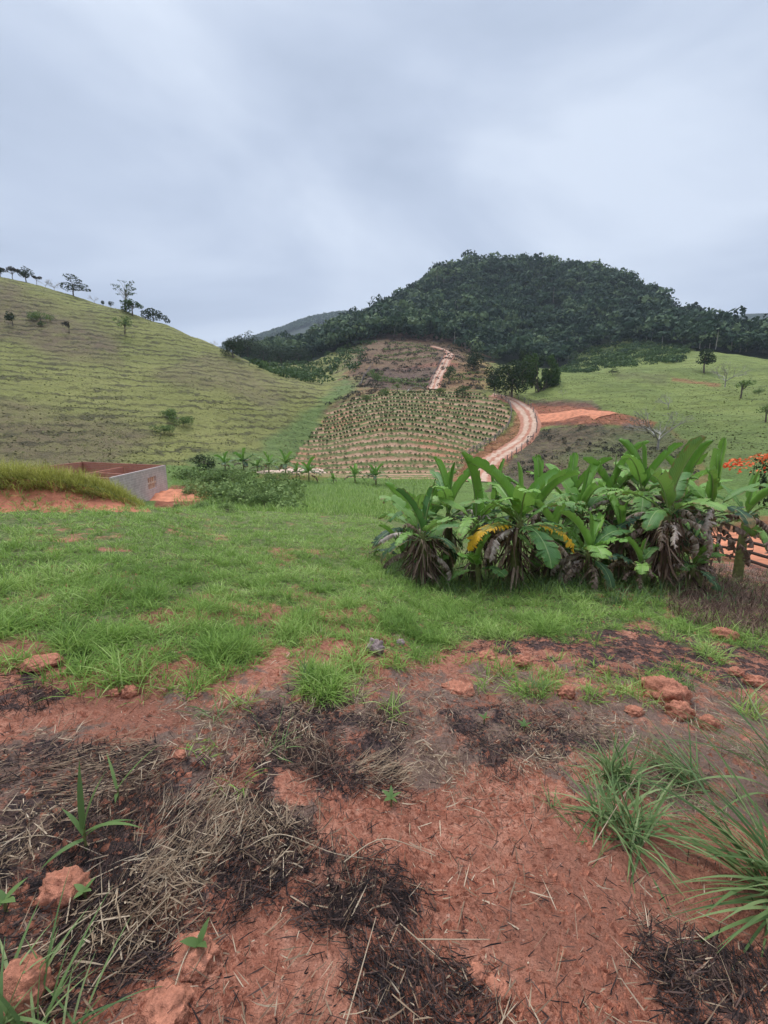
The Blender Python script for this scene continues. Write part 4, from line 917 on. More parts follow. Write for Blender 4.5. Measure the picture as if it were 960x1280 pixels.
T('dense',618,489,34,'dark tree at the left end of the grove beside the road bend',seed=5,sx=.8,name='dark_tree',rmin=100,rmax=200)
T('bamboo',678,488,44,'feathery bamboo clump at the right of the grove by the road bend',seed=1,sx=1.0,name='bamboo_clump',cat='bamboo',rmin=100,rmax=200)
T('bamboo',655,478,40,'feathery bamboo rising behind the broad dark tree of the grove',seed=2,sx=.9,name='bamboo_clump',cat='bamboo',rmin=125,rmax=200)
T('green',561,477,20,'small leafy tree to the right of the uphill track',seed=3,name='small_tree',rmin=118,rmax=220)
T('green',578,496,14,'pale green bush on the crest above the coffee rows',seed=4,sx=1.7,name='bush',cat='bush',rmin=100,rmax=200)
T('bush',549,493,9,'low dark bush on the crest next to the uphill track',seed=3,sx=1.1,name='bush',cat='bush',rmin=100,rmax=200)
T('bush',480,494,11,'dark bush at the upper left corner of the coffee slope',seed=4,sx=.9,name='bush',cat='bush',rmin=100,rmax=200)
T('pale',497,490,11,'pale leafy bush beside the white cover above the coffee slope',seed=2,sx=1.6,name='bush',cat='bush',rmin=100,rmax=200)
T('bush',469,476,15,'dark green bush inside the burnt plot by its left fence',seed=5,sx=.8,name='bush',cat='bush',rmin=118,rmax=220)
T('bush',457,501,9,'small dark bush on the eroded edge left of the coffee rows',seed=6,sx=.9,name='bush',cat='bush',rmin=90,rmax=200)
T('umbrella',766,469,10,'small dark tree on the crest of the right pasture',seed=2,name='small_tree',rmin=100,rmax=230)
T('round',880,466,30,'dark spreading tree alone on the upper right pasture',seed=6,sx=1.0,name='dark_tree',rmin=130)
T('bare',906,484,31,'pale bare tree below the dark spreading tree on the right pasture',seed=3,name='bare_tree',rmin=100)
T('pale',926,498,24,'grey-green sparse tree to the right of the pale bare tree',seed=3,sx=1.3,name='sparse_tree',rmin=100)
T('bare',835,511,20,'faint bare tree in the middle of the right pasture',seed=4,name='bare_tree',rmin=90)
T('bush',948,492,7,'small dark bush on the right pasture past the sparse tree',seed=7,sx=.9,name='bush',cat='bush',rmin=100)
T('bare',822,562,50,'bare tree spreading wide at the end of the dark cut slope',seed=5,name='bare_tree',rmin=60,sx=1.3)
T('pale',957,528,28,'thin grey-green tree cut by the frame edge on the right pasture',seed=4,name='sparse_tree',rmin=80)
T('bare',703,495,8,'tiny bare sapling on the near crest above the red cut',seed=6,name='bare_tree',rmin=80)
# red-flowering tree on the right
fb=at_depth(988,23); fb.z=float(H(fb.x,fb.y)); e=T('darkbush',0,0,96,'dark-leaved tree topped with orange-red blossom at the frame edge',seed=7,loc=fb,name='flowering_tree',sx=.66)
def blossoms():
    h=e.children[0].scale.z if e.children else 5; n=900; th=rng.uniform(0,6.28,n); r=np.sqrt(rng.random(n))*.75; C=np.stack([np.cos(th)*r,np.sin(th)*r,1.0-.35*r*r+.07*fbm(np.cos(th)*r*14,np.sin(th)*r*14,2,5)],-1)
    s=fbm(C[:,0]*9,C[:,1]*9,2,6)>-.05; C=C[s]
    v,q,a=clumps(C,np.array([[0,-.3,1.]])+rng.normal(size=(len(C),3))*.6,rng.uniform(.03,.06,len(C)),rng.random(len(C)))
    o=child('blossom',mesh_np('blossom',v,q,M['flower'],False,{'rnd':a}),e); o.scale=(h,h,h)
blossoms()
# valley hedge line
T('dense',256,588,22,'dark round tree left of the row of small banana plants in the valley',seed=6,sx=1.1,name='round_tree',rmin=30,rmax=70)
sh=[(236,598,19,1.5,'olive'),(262,606,22,1.6,'bush'),(290,603,20,1.7,'olive'),(318,606,16,1.5,'olive'),(345,603,16,1.6,'olive'),(242,622,18,1.6,'olive'),(272,622,26,1.6,'bush'),(300,628,19,1.6,'olive'),(330,634,26,1.7,'bush'),(356,638,22,1.3,'bush'),(285,640,12,1.8,'olive'),(372,608,12,1.4,'olive'),(335,618,14,1.6,'bush'),(250,637,11,1.6,'olive'),(220,636,9,1.4,'bush'),(190,640,11,1.4,'olive'),(170,638,10,1.5,'olive')]
lab=['tall grey-green shrub right of the unfinished house','dark green shrub under the round dark tree','olive shrub below the leftmost small banana plant','low olive shrub in front of the pale valley path','bushy shrub under the middle valley banana plants','olive shrub beside the heap of red earth','large dark shrub in the middle of the hedge line','pale olive shrub at the lip of the grass field','largest dark shrub on the lip of the grass field','dark shrub at the right end of the hedge line','low olive shrub at the brown lip of the field','small olive shrub at the edge of the bright meadow','green shrub between the hedge and the pale path','low olive shrub at the field edge near the red heap','low shrub just below the heap of red earth','olive weeds shrub at the tail of the grassy bank','low olive shrub in front of the house wall base']
for j,((x,y,h,s,k),l) in enumerate(zip(sh,lab)): T(k,x,y,h*(.62,1.0,.8)[j%3],l,'shrub','shrub',seed=j%5,sx=s*.78,rmin=19 if y>630 else 28,rmax=64)
# white cover above the coffee
def cover():
    p=hit(521,489,105,150); V=[];Q=[]; n=8
    for i in range(n+1):
        for j in range(5): a=math.pi*i/n; V.append((p.x+2.4*math.cos(a)*(1+.02*j),p.y-1+j*.7,p.z+.05+1.15*math.sin(a)))
    for i in range(n):
        for j in range(4): k=i*5+j; Q.append((k,k+1,k+6,k+5))
    V=np.array(V)-np.array(p); o=link('plastic_tunnel',mesh_np('plastic_tunnel',V,Q,plain('white_plastic',(.75,.76,.76),.5),True),loc=p)
    md=o.modifiers.new('thick','SOLIDIFY'); md.thickness=.04
    tag(o,'small white plastic cover on the crest above the coffee rows','plastic cover')
cover()
# ---------------------------------------------------------------- coffee plants on their contour rows
def coffee():
    out=[]; ts=TH[(TH>-.4)&(TH<.45)]; i0=np.searchsorted(TH,ts)
    for r in range(0,ROWS+1):
        rr=KR[i0,4]+(KR[i0,7]-KR[i0,4])*r/ROWS; xs,ys=rr*np.sin(ts),rr*np.cos(ts)
        d=np.concatenate([[0],np.cumsum(np.hypot(np.diff(xs),np.diff(ys)))]); S=np.arange(.5,d[-1],.75)
        out.append(np.stack([np.interp(S,d,xs),np.interp(S,d,ys)],-1)+rng.normal(0,.12,(len(S),2)))
    O=np.concatenate(out); z=Z_COFFEE(O[:,0],O[:,1],1); O=O[(z>.6)&(rng.random(len(O))<.93)]
    Z=H(O[:,0],O[:,1]); order=np.argsort(np.hypot(O[:,0],O[:,1])); O=O[order];Z=Z[order]
    near=O[:300]; variants=[]
    for k in range(4):
        v,q,a=crown_np([(rng.uniform(-.12,.12),rng.uniform(-.12,.12),.25+.12*j,.30-.05*j,.30-.05*j,.16) for j in range(4)],46,.17,.7,.6,.5,.5)
        variants.append(mesh_np('coffee_bush',v,q,M['coffee_leaf'],False,{'rnd':a}))
    for j,(p,z) in enumerate(zip(near,Z[:300])):
        o=link('coffee_bush',variants[j%4],loc=(p[0],p[1],z),rz=random.uniform(0,6)); s=random.uniform(.45,.9); o.scale=(s*1.2,s*1.1,s*.8)
        tag(o,'young coffee bush in a contour row on the lower coffee slope','coffee bush','young coffee bushes in contour rows')
    far=O[300:]; m=len(far); L=[]
    cz=Z[300:]; k=np.repeat(np.arange(m),34); d=rng.normal(size=(len(k),3)); d/=np.linalg.norm(d,axis=1,keepdims=True); s=rng.uniform(.17,.32,m)
    C=np.stack([far[k,0]+d[:,0]*s[k],far[k,1]+d[:,1]*s[k],cz[k]+s[k]*.9+d[:,2]*s[k]*.8],-1)
    v,q,a=clumps(C,d+rng.normal(size=d.shape)*.5,rng.uniform(.18,.32,len(k)),rng.random(len(k)))
    o=link('coffee_rows',mesh_np('coffee_rows',v,q,M['coffee_leaf'],False,{'rnd':a})); tag(o,'upper rows of young coffee bushes on the round hill','coffee bushes',kind='stuff')
    print('COFFEE',len(O))
coffee()
# ---------------------------------------------------------------- banana plants
vb=[(282,590,24,1),(305,589,26,2),(336,592,24,3),(357,592,27,4),(371,597,20,5),(386,602,26,6),(417,604,14,7),(444,604,22,8),(470,606,24,9),(322,590,18,10)]
vl=['leftmost small banana plant of the valley row, next to the round dark tree','broad banana plant in the valley row second from the round dark tree','bright small banana plant standing alone left of the pale path','tall small banana plant in front of the pale path','dark low banana plant right of the pale path','spindly yellowish banana plant at the right end of the pale path','lowest banana plant of the valley row in front of the coffee slope','small banana plant under the left part of the coffee slope','small banana plant under the middle of the coffee slope','low banana sucker between two valley banana plants']
for (x,y,h,s),l in zip(vb,vl):
    p=hit(x,y,38,72); sc_=h*(p.y)/F; e_=banana_plant(p,sc_*.40,l,7,sc_*.72,sc_*.26,1,0,seed=100+s,az0=s*1.3,spread=.7)
# the big clump: base points at the near edge of the lip
def bp(px,Y): return at_depth(px,Y,-.36)
B=banana_plant
B(bp(528,7.9),1.05,'short banana plant with a dark skirt of dead leaves, clump left end',8,1.15,.30,6,300,11,az0=4.4,skw=.55,young=False)
B(bp(516,9.3),1.0,'low banana plant behind the left end of the clump, leaves reaching left',7,1.3,.32,3,60,12,az0=4.6)
B(bp(560,9.2),1.5,'banana plant behind and right of the dark-skirted one, with long arching leaves',9,1.5,.36,3,80,13,az0=5.2)
B(bp(596,8.3),1.25,'banana plant left of the yellowing one, its leaves fanned toward the path',8,1.35,.34,4,120,14,az0=4.2)
B(bp(640,7.7),1.25,'banana plant with drooping yellow leaves in the left half of the clump',10,1.4,.36,4,220,15,az0=5.0,yellow=2,skw=.4)
B(bp(668,8.8),1.55,'tall banana plant rising behind the one with yellow leaves',8,1.35,.36,3,80,16,az0=.3)
B(bp(735,7.5),.62,'low front banana plant with broad glossy leaves in the middle of the clump',9,1.12,.36,2,90,17,az0=4.3,spread=.9)
B(bp(722,9.2),1.35,'banana plant directly behind the low glossy one',8,1.4,.34,5,80,18,az0=1.0)
B(bp(790,8.9),1.75,'tallest banana plant of the clump with an upright spear leaf',8,1.3,.38,4,80,19,az0=5.6)
B(bp(822,7.7),1.25,'banana plant with a thick shaggy brown trunk, front right of the clump',8,1.25,.36,10,420,20,az0=2.0,skw=.6,young=False)
B(bp(838,9.0),1.45,'banana plant behind the shaggy brown trunk with hanging shredded leaves',8,1.45,.34,7,90,21,az0=3.1)
B(bp(870,8.6),1.55,'tall right-hand banana plant with two upright bright leaves by the timber fence',8,1.35,.40,5,60,22,az0=1.2)
B(bp(770,8.1),.8,'small banana sucker between the low glossy plant and the shaggy trunk',6,1.0,.28,6,120,23,az0=3.6)
B(bp(690,8.2),.9,'small dark banana sucker between the yellow-leaved and the glossy plants',6,1.0,.30,6,160,24,az0=2.6)
B(bp(846,10.0),1.1,'low banana plant behind the right end of the clump, leaves toward the fence',6,1.35,.32,5,40,25,az0=1.6)
B(bp(610,10.2),1.5,'banana plant at the back of the clump on the side of the dirt road',8,1.3,.32,3,30,26,az0=.9)
B(bp(545,8.6),.5,'knee-high banana sucker in front of the gap beside the dark-skirted plant',6,.95,.25,2,40,31,az0=.6)
B(bp(600,7.6),.45,'small leafy banana sucker left of the yellow-leaved plant at ground level',6,.9,.25,2,30,32,az0=1.6)
B(bp(503,8.8),.4,'outermost small banana sucker at the left end of the clump',5,.95,.22,1,20,33,az0=4.0)
B(bp(755,9.9),1.5,'banana plant in the back row left of the tallest one',8,1.3,.32,3,60,34,az0=2.2)
B(bp(705,10.4),1.5,'banana plant in the back row in the middle of the clump',8,1.3,.32,3,60,35,az0=.2)
B(bp(838,10.4),1.7,'banana plant in the back row behind the shaggy trunk',8,1.35,.32,4,60,36,az0=4.9)
B(bp(536,10.3),1.35,'banana plant in the back row at the left end of the clump',8,1.3,.32,2,60,37,az0=1.9)
B(bp(862,7.9),.35,'ground-level banana sucker right of the shaggy trunk',6,.8,.26,2,20,38,az0=3.0)
B(bp(800,7.3),.3,'smallest banana sucker before the dark gap left of the shaggy trunk',5,.7,.22,2,20,39,az0=5.0)
B(bp(922,10.6),1.55,'banana plant farthest right, its leaves arching over the timber fence',6,1.45,.32,2,0,40,az0=1.2)
random.seed(5)

# ---------------------------------------------------------------- turf, straw and stubble
def scatter(n,th0,th1,r0,r1,dens,pw=1.0,mx=1.):
    """random ground points, denser near the eye; dens(X,Y) in 0..1"""
    t=rng.uniform(th0,th1,n); u=rng.random(n); a=1-pw
    r=(r0**a+(r1**a-r0**a)*u)**(1/a) if abs(a)>1e-6 else r0*(r1/r0)**u
    X=r*np.sin(t);Y=r*np.cos(t); k=rng.random(n)<dens(X,Y)*mx; return X[k],Y[k],r[k]
def grass_field():
    parts=[]
    X,Y,r=scatter(52000,-.98,.98,2.2,30,grass_density,1.25)
    kR=np.array([KR[np.clip(np.searchsorted(TH,t)-1,0,len(TH)-2),0] for t in np.arctan2(X,Y)]); k=r<kR+1.0; X,Y,r=X[k],Y[k],r[k]
    # tufts of a few blades
    cl=sstep(-.1,.45,fbm(X*2.6,Y*2.6,3,79)); sz=(.42+.5*rng.random(len(X))+.9*cl*rng.random(len(X)))*(1+.3*fbm(X*1.3,Y*1.3,2,77)); k=rng.random(len(X))<.62+.7*cl; X,Y,r,sz=X[k],Y[k],r[k],sz[k]
    nb=np.where(sz>1.0,12,7); idx=np.repeat(np.arange(len(X)),nb); n=len(idx)
    a=rng.uniform(0,2*math.pi,n); sp=.035*sz[idx]*(1+r[idx]*.06); px=X[idx]+np.sin(a)*sp*rng.random(n); py=Y[idx]+np.cos(a)*sp*rng.random(n)
    P=np.stack([px,py,H(px,py)-.006],-1); L=rng.uniform(.07,.20,n)*sz[idx]*(1+r[idx]*.012)
    w=rng.uniform(.005,.0125,n)*(1+np.maximum(0,r[idx]-5)*.10)
    tone=np.clip(.45+.35*fbm(X*.8,Y*.8,3,78)[idx]+rng.normal(0,.22,n)+.012*(r[idx]-6),0,1)
    v,q,a=blades(P,a,L,w,rng.uniform(.1,1.0,n),rng.uniform(.4,1.6,n),4,rng.normal(0,.4,n),tone)
    o=link('grass',mesh_np('grass',v,q,M['grass'],False,{'rnd':a})); tag(o,'short bright green grass covering the sloping field','grass',kind='stuff'); print('GRASS',n)
def tall_bank():
    def d(X,Y):
        th=np.arctan2(X,Y); i=np.clip(np.searchsorted(TH,th)-1,0,len(TH)-2); r=np.hypot(X,Y); b=KR[i,1]
        return ((r>b-.9)&(r<b+4)&(th<th_of(176,-.1))).astype(float)
    X,Y,r=scatter(42000,-1.0,th_of(180,-.1),13.5,22,d,1.)
    n=len(X); Z=H(X,Y); px,py=proj(X,Y,Z); fade=np.interp(px,[0,100,150,180],[1,.95,.8,.45])
    i=np.clip(np.searchsorted(TH,np.arctan2(X,Y))-1,0,len(TH)-2); hang=(r<KR[i,1]-.1)
    v,q,a=blades(np.stack([X,Y,Z-.02],-1),np.where(hang,math.pi+rng.normal(0,.8,n),rng.uniform(0,6.28,n)),rng.uniform(.35,.8,n)*fade,rng.uniform(.012,.022,n),np.where(hang,rng.uniform(.5,1.1,n),rng.uniform(.02,.5,n)),rng.uniform(.3,1.4,n),3,None,np.clip(rng.normal(.5,.25,n)-.35*hang,0,1))
    o=link('tall_grass',mesh_np('tall_grass',v,q,M['tallgrass'],False,{'rnd':a})); tag(o,'tall yellow-green grass on top of the red cut bank','grass',kind='stuff')
def meadow():
    def d(X,Y):
        return (H(X,Y)<-2.5)*(fbm(X*.12,Y*.12,3,81)*.5+.6)
    X,Y,r=scatter(26000,th_of(215,-.1),th_of(540,-.1),24,62,d,1.2); n=len(X)
    v,q,a=blades(np.stack([X,Y,H(X,Y)-.02],-1),rng.uniform(0,6.28,n),rng.uniform(.25,.7,n),rng.uniform(.03,.07,n),rng.uniform(.05,.6,n),rng.uniform(.3,1.,n),2,None,np.clip(rng.normal(.55,.25,n),0,1))
    o=link('meadow_grass',mesh_np('meadow_grass',v,q,M['grass'],False,{'rnd':a})); tag(o,'rank green grass in the valley meadow below the field','grass',kind='stuff')
    # weeds on the dark cut slope, the verge by the fence and under the bananas
    def d2(X,Y): 
        Z=H(X,Y); px,py=proj(X,Y,Z); return ((py>700)&(py<760)&(px>480)).astype(float)*(.35+.65*(px<850))
    X,Y,r=scatter(9000,th_of(480,-.3),th_of(960,-.3)+.1,7.2,19,d2,1.1); n=len(X)
    v,q,a=blades(np.stack([X,Y,H(X,Y)-.02],-1),rng.uniform(0,6.28,n),rng.uniform(.15,.5,n),rng.uniform(.008,.02,n),rng.uniform(.1,.8,n),rng.uniform(.3,1.4,n),3,None,np.clip(rng.normal(.3,.25,n),0,1))
    o=link('weeds',mesh_np('weeds',v,q,M['tuft'],False,{'rnd':a})); tag(o,'dark weeds growing under and behind the banana plants','weeds',kind='stuff')
def verge():
    zn=Zone([(838,770),(850,712),(900,708),(1010,722),(1010,800),(900,790)],6,20)
    X,Y,r=scatter(26000,.6,1.05,7,18,lambda X,Y:zn(X,Y,10,10,66,1),1.1); n=len(X)
    v,q,a=blades(np.stack([X,Y,H(X,Y)],-1),rng.uniform(0,6.28,n),rng.uniform(.08,.35,n),rng.uniform(.008,.018,n),rng.uniform(.5,1.5,n),rng.normal(.2,.5,n),3,None,np.clip(rng.normal(.5,.3,n),0,1))
    o=link('dry_weeds',mesh_np('dry_weeds',v,q,M['brownstalk'],False,{'rnd':a})); tag(o,'matted brown dead weeds on the verge in front of the timber fence','dry weeds',kind='stuff')
def hillweeds():
    """rough tussocks that break up the grazed hillsides"""
    def d(X,Y):
        r=np.hypot(X,Y); i=np.clip(np.searchsorted(TH,np.arctan2(X,Y))-1,0,len(TH)-2)
        ok=(r<KR[i,7]+60)&(Z_COFFEE(X,Y,1)<.2); return ok*np.clip(.55+.7*fbm(X*.07,Y*.07,4,83),0,1)
    X,Y,r=scatter(60000,-.85,.85,62,215,d,1.0); n=len(X); dd=rng.normal(size=(n,3))*.5+np.array([0,0,1.])
    s=rng.uniform(.15,.45,n)
    v,q,a=clumps(np.stack([X,Y,H(X,Y)+s*.05],-1),dd,s,np.clip(rng.normal(.45,.3,n),0,1),.7)
    o=link('pasture_tussocks',mesh_np('pasture_tussocks',v,q,M['hillgrass'],False,{'rnd':a})); tag(o,'rough grass tussocks scattered over the grazed hillsides','grass',kind='stuff')
M['hillgrass']=leaf_mat('hill_tussock_grass',(.08,.08,.035),(.17,.18,.055),(.30,.32,.11),.7,.2)
def litter():
    zb=Z_BURN; zl=Z_LITTER
    def db(X,Y):
        o=np.zeros(X.shape)
        for z in zb: o=np.maximum(o,z(X,Y,18,22,91,2.5))
        return np.clip(o*(.25+1.2*sstep(-.25,.35,fbm(X*3,Y*3,3,92)))+.03,0,1)
    def dl(X,Y):
        o=np.zeros(X.shape)
        for z in zl: o=np.maximum(o,z(X,Y,22,26,93,2.0))
        return np.clip(o*sstep(-.35,.45,fbm(X*2.2,Y*2.2,3,94))+.05*(np.hypot(X,Y)<6),0,1)
    X,Y,r=scatter(190000,-1.05,1.05,.55,10,db,1.35); n=len(X)
    dirn=1.2+2.2*fbm(X*1.3,Y*1.3,2,95)+rng.normal(0,.65,n)
    v,q,a=blades(np.stack([X,Y,H(X,Y)+rng.uniform(.0,.025,n)],-1),dirn+math.pi*(rng.random(n)<.5),(.012+.07*rng.random(n)**1.6)*(1+r*.06),rng.uniform(.0025,.0065,n)*(1+r*.08),rng.uniform(1.15,1.68,n),rng.normal(0,.35,n),2,rng.normal(0,.8,n))
    o=link('burnt_litter',mesh_np('burnt_litter',v,q,M['burnt'],False,{'rnd':a})); tag(o,'charred black stalks strewn over the scorched ground','burnt stalks',kind='stuff'); print('BURNT',n)
    X,Y,r=scatter(125000,-1.05,1.05,.55,18,dl,1.3); n=len(X)
    dirn=1.0+2.6*fbm(X*1.6,Y*1.6,2,96)+rng.normal(0,.8,n)
    tone=np.clip(rng.beta(1.2,1.8,n)*1.1+.15*fbm(X*2,Y*2,2,97),0,1)
    v,q,a=blades(np.stack([X,Y,H(X,Y)+rng.uniform(.002,.035,n)],-1),dirn+math.pi*(rng.random(n)<.5),(.012+.11*rng.random(n)**2.2)*(1+r*.04),rng.uniform(.0025,.0065,n)*(1+r*.08),rng.uniform(1.1,1.65,n),rng.normal(0,.4,n),3,rng.normal(0,.8,n),tone)
    o=link('dry_litter',mesh_np('dry_litter',v,q,M['straw'],False,{'rnd':a})); tag(o,'dry brown and straw-coloured stalks lying over the red soil','dry litter',kind='stuff'); print('STRAW',n)
    # crumbs of soil
    X,Y,r=scatter(110000,-1.05,1.05,.5,8,lambda X,Y:np.clip(.5+fbm(X*2,Y*2,3,98),0,1),1.4); n=len(X)
    s=rng.uniform(.0025,.010,n)*(1+r*.1)*(.5+rng.random(n)**5*2.6); base=np.array([(1,0,-.3),(-.5,.87,-.3),(-.5,-.87,-.3),(0,0,.9)]); rot=rng.uniform(0,6.28,n)
    c,sn=np.cos(rot),np.sin(rot); vv=np.stack([np.stack([X+s*(b[0]*c-b[1]*sn)*rng.uniform(.7,1.3,n),Y+s*(b[0]*sn+b[1]*c)*rng.uniform(.7,1.3,n),H(X,Y)+s*b[2]*rng.uniform(.5,1.1,n)],-1) for b in base],1).reshape(-1,3)
    k=np.arange(n)*4; q=np.concatenate([np.stack([k,k+1,k+3],-1),np.stack([k+1,k+2,k+3],-1),np.stack([k+2,k,k+3],-1)])
    o=link('soil_crumbs',mesh_np('soil_crumbs',vv,q,M['clod'],False)); tag(o,'crumbs of red soil scattered over the bare ground','soil crumbs',kind='stuff')
grass_field(); tall_bank(); meadow(); verge(); hillweeds(); litter()

# ---------------------------------------------------------------- clods of clay
def clod(px,py,wpx,hpx,label,seed,sink=.25,m='clod',name='clay_clod',cat='clod',rz=None,fl=1):
    p=hit(px,py,.4,30); dep=p.y*CP-p.z*SP; W=wpx*dep/F/2; Hh=hpx*dep/F/2
    import bmesh
    bm=bmesh.new(); bmesh.ops.create_icosphere(bm,subdivisions=4,radius=1); V=np.array([v.co[:] for v in bm.verts]); Fc=np.array([[v.index for v in f.verts] for f in bm.faces]); bm.free()
    r=1+.34*np.abs(fbm(V[:,0]*1.1+seed*7,V[:,1]*1.1+V[:,2]*1.9,2,seed))-.30*np.abs(fbm(V[:,0]*1.9-seed,V[:,2]*1.9+V[:,1],2,seed+9))+.13*fbm(V[:,0]*5+V[:,2]*3,V[:,1]*5-V[:,2]*4,3,seed+3); V=V*r[:,None]*np.array([W,W*.8,Hh*1.15]); 
    o=link(name,mesh_np(name,V,Fc,M[m],True),loc=p+Vector((0,0,Hh*(1-2*sink)))); o.rotation_euler=(0,.0,random.uniform(-.5,.5) if rz is None else rz); tag(o,label,cat); return o
M['stone']=plain('pinkish_grey_stone',(.30,.22,.20),.9,20,.4,.8,.02)
CL=[(831,872,56,34,'largest red clay clod, flat-topped, right of the burnt patch'),(848,896,32,28,'knobbly clay clod leaning against the largest clod'),(753,842,17,15,'small round clod left of the largest clod, in grass tufts'),(708,869,21,17,'crumbly brownish clod at the edge of a grass tuft'),(654,830,22,14,'pale orange clod on the scorched ground'),(885,908,24,20,'half-buried clod just beyond the pair of large clods'),(906,798,28,18,'bright red clod on the far grass near the fence side'),(944,856,24,16,'rounded clod by the frame edge on scorched ground'),(920,843,18,12,'faint pinkish clod between two red clods at the right'),(793,890,22,10,'flat clod nearly sunk in the straw left of the largest clod'),(608,822,24,12,'low orange clod at the grass edge right of the grey stone'),(574,864,40,14,'wide flat clod in the middle of the bare ground'),(143,869,14,11,'smaller of two clods at the foot of the left grass tuft'),(163,868,20,15,'larger of two clods at the foot of the left grass tuft'),(50,830,46,12,'wide low lump of red soil by the left grass edge'),(82,1122,56,46,'big smooth red clod among black stubble at the lower left'),(32,1252,66,62,'big clod at the bottom left corner behind a grass tuft'),(237,1200,64,26,'wide crusty clod in the lower left foreground'),(206,1263,60,26,'crusted clod at the bottom edge, left part'),(595,1222,26,18,'small crusty clod at the bottom near burnt stalks'),(620,1240,34,16,'flat crusty clod beside the small one at the bottom'),(225,945,16,8,'tiny clod on the bare strip at left'),(668,868,18,10,'little clod half hidden by weeds mid right')]
for j,c in enumerate(CL): clod(*c,seed=j+1,sink=.42 if c[3]<c[2]*.6 else .36)
clod(469,816,22,20,'pinkish-grey stone at the edge of the grass',40,.2,'stone','stone','stone')
clod(500,806,12,8,'small grey stone right of the pinkish-grey one',41,.2,'stone','stone','stone')

# ---------------------------------------------------------------- tussocks and weeds one can point at
def tussock(px,py,wpx,n,L,w,label,m='tuft',az=None,azs=9,t0=(.1,1.1),cv=(.3,1.3),spread=.05,seed=1,name='grass_tussock',cat='grass tussock',seg=6,tone=(.5,.25),loc=None):
    global rng
    rng=np.random.default_rng(seed+500); p=loc or hit(px,py,.4,30)
    a=rng.uniform(0,6.28,n) if az is None else az+rng.normal(0,azs,n); r=spread*np.sqrt(rng.random(n)); b=rng.uniform(0,6.28,n)
    X=np.cos(b)*r;Y=np.sin(b)*r; P=np.stack([X,Y,H(X+p.x,Y+p.y)-p.z-.004],-1)
    v,q,at=blades(P,a,rng.uniform(L*.45,L,n),rng.uniform(w*.6,w*1.2,n),rng.uniform(*t0,n),rng.uniform(*cv,n),seg,rng.normal(0,.35,n),np.clip(rng.normal(*tone,n),0,1))
    zmin=H(v[:,0]+p.x,v[:,1]+p.y)-p.z; v[:,2]=np.maximum(v[:,2],zmin+.002)
    o=link(name,mesh_np(name,v,q,M[m],True,{'rnd':at}),loc=p); tag(o,label,cat); return o
tussock(988,1120,0,110,.78,.017,'large blue-green tussock with long arching blades at the right edge',az=-1.35,azs=.85,t0=(.25,1.25),cv=(.4,1.0),spread=.11,seed=1,seg=10)
tussock(1000,1010,0,50,.92,.016,'tussock with the tallest pale arching blades behind the large one at the right edge',az=-1.1,azs=.8,t0=(.05,.8),cv=(.5,1.3),spread=.10,seed=2,seg=10)
tussock(772,975,0,110,.36,.013,'bright leafy tussock on straw, upper of two in the right foreground',t0=(.1,1.2),spread=.07,seed=3)
tussock(775,1035,0,130,.42,.013,'wider leafy tussock just below the bright one in the right foreground',t0=(.2,1.3),spread=.13,seed=4)
tussock(700,1010,0,26,.20,.007,'thin sparse tussock left of the wider leafy one',spread=.06,seed=5)
tussock(862,975,0,90,.46,.012,'olive drooping tussock between the bright one and the right edge',az=-1.2,azs=.9,t0=(.4,1.2),spread=.12,seed=6,tone=(.35,.25))
tussock(160,852,0,130,.42,.011,'broad bright grass tuft spilling onto the red soil at left','grass',spread=.16,seed=7,t0=(.1,1.2))
tussock(118,845,0,50,.30,.009,'smaller tuft to the left of the broad bright grass tuft','grass',spread=.12,seed=8)
tussock(15,1290,0,45,.34,.013,'green tuft cut off by the bottom left corner','tuft',spread=.10,seed=9,t0=(.05,.9))
tussock(70,1298,0,22,.26,.010,'thin green tuft at the bottom edge beside the corner tuft','tuft',spread=.06,seed=10,t0=(.1,1.))
for j,(x,y,n,L,l) in enumerate([(268,898,32,.26,'sparse tuft on the red soil left of the dead brown tussock'),(300,880,36,.26,'green tuft between the sparse tuft and the dead brown tussock'),(490,892,40,.24,'wispy tuft at the upper right of the dead brown tussock'),(668,868,52,.30,'bushy tuft on the scorched ground beside the pale orange clod'),(692,845,30,.22,'small bright tuft behind the bushy tuft on scorched ground'),(790,870,44,.32,'upright tuft just left of the largest clod'),(855,860,40,.30,'leafy tuft behind the largest clod'),(812,880,26,.18,'small weed tuft at the foot of the largest clod'),(935,895,44,.34,'green tuft near the frame edge past the rounded clod'),(932,880,30,.4,'tall weedy tuft behind the green tuft near the frame edge'),(740,875,26,.24,'thin tuft between the brownish clod and the upright tuft'),(605,865,22,.2,'low tuft beside the wide flat clod'),(385,850,40,.26,'ragged tuft where the field grass meets the red soil'),(640,800,50,.34,'strong tuft at the lip of the scorched patch'),(655,780,36,.3,'second strong tuft behind the lip of the scorched patch'),(350,940,16,.3,'green shoots poking through the dead brown tussock'),(250,940,30,.10,'flat green weed patch on the bare strip'),(300,985,14,.16,'few green shoots in the pale straw')]):
    tussock(x,y,0,n,L,.009,l,'grass' if j%3 else 'tuft',spread=.09,seed=20+j)
def D(px,py,w_,n,L,w,label,**k):
    k['spread']=k.get('spread',.1)*.8; return tussock(px,py,w_,int(n*.7),L*.42,w*.95,label,name='dead_tussock',cat='dead tussock',**k)
D(395,950,0,330,.42,.0055,'dead brown tussock of tangled stalks in the centre foreground',m='brownstalk',t0=(.3,1.5),cv=(-.2,.9),spread=.22,seed=50,tone=(.5,.3))
D(470,965,0,240,.50,.0055,'flattened pale straw fanned out right of the dead brown tussock',m='straw',az=1.4,azs=.5,t0=(1.1,1.5),cv=(-.1,.4),spread=.20,seed=51,tone=(.42,.2))
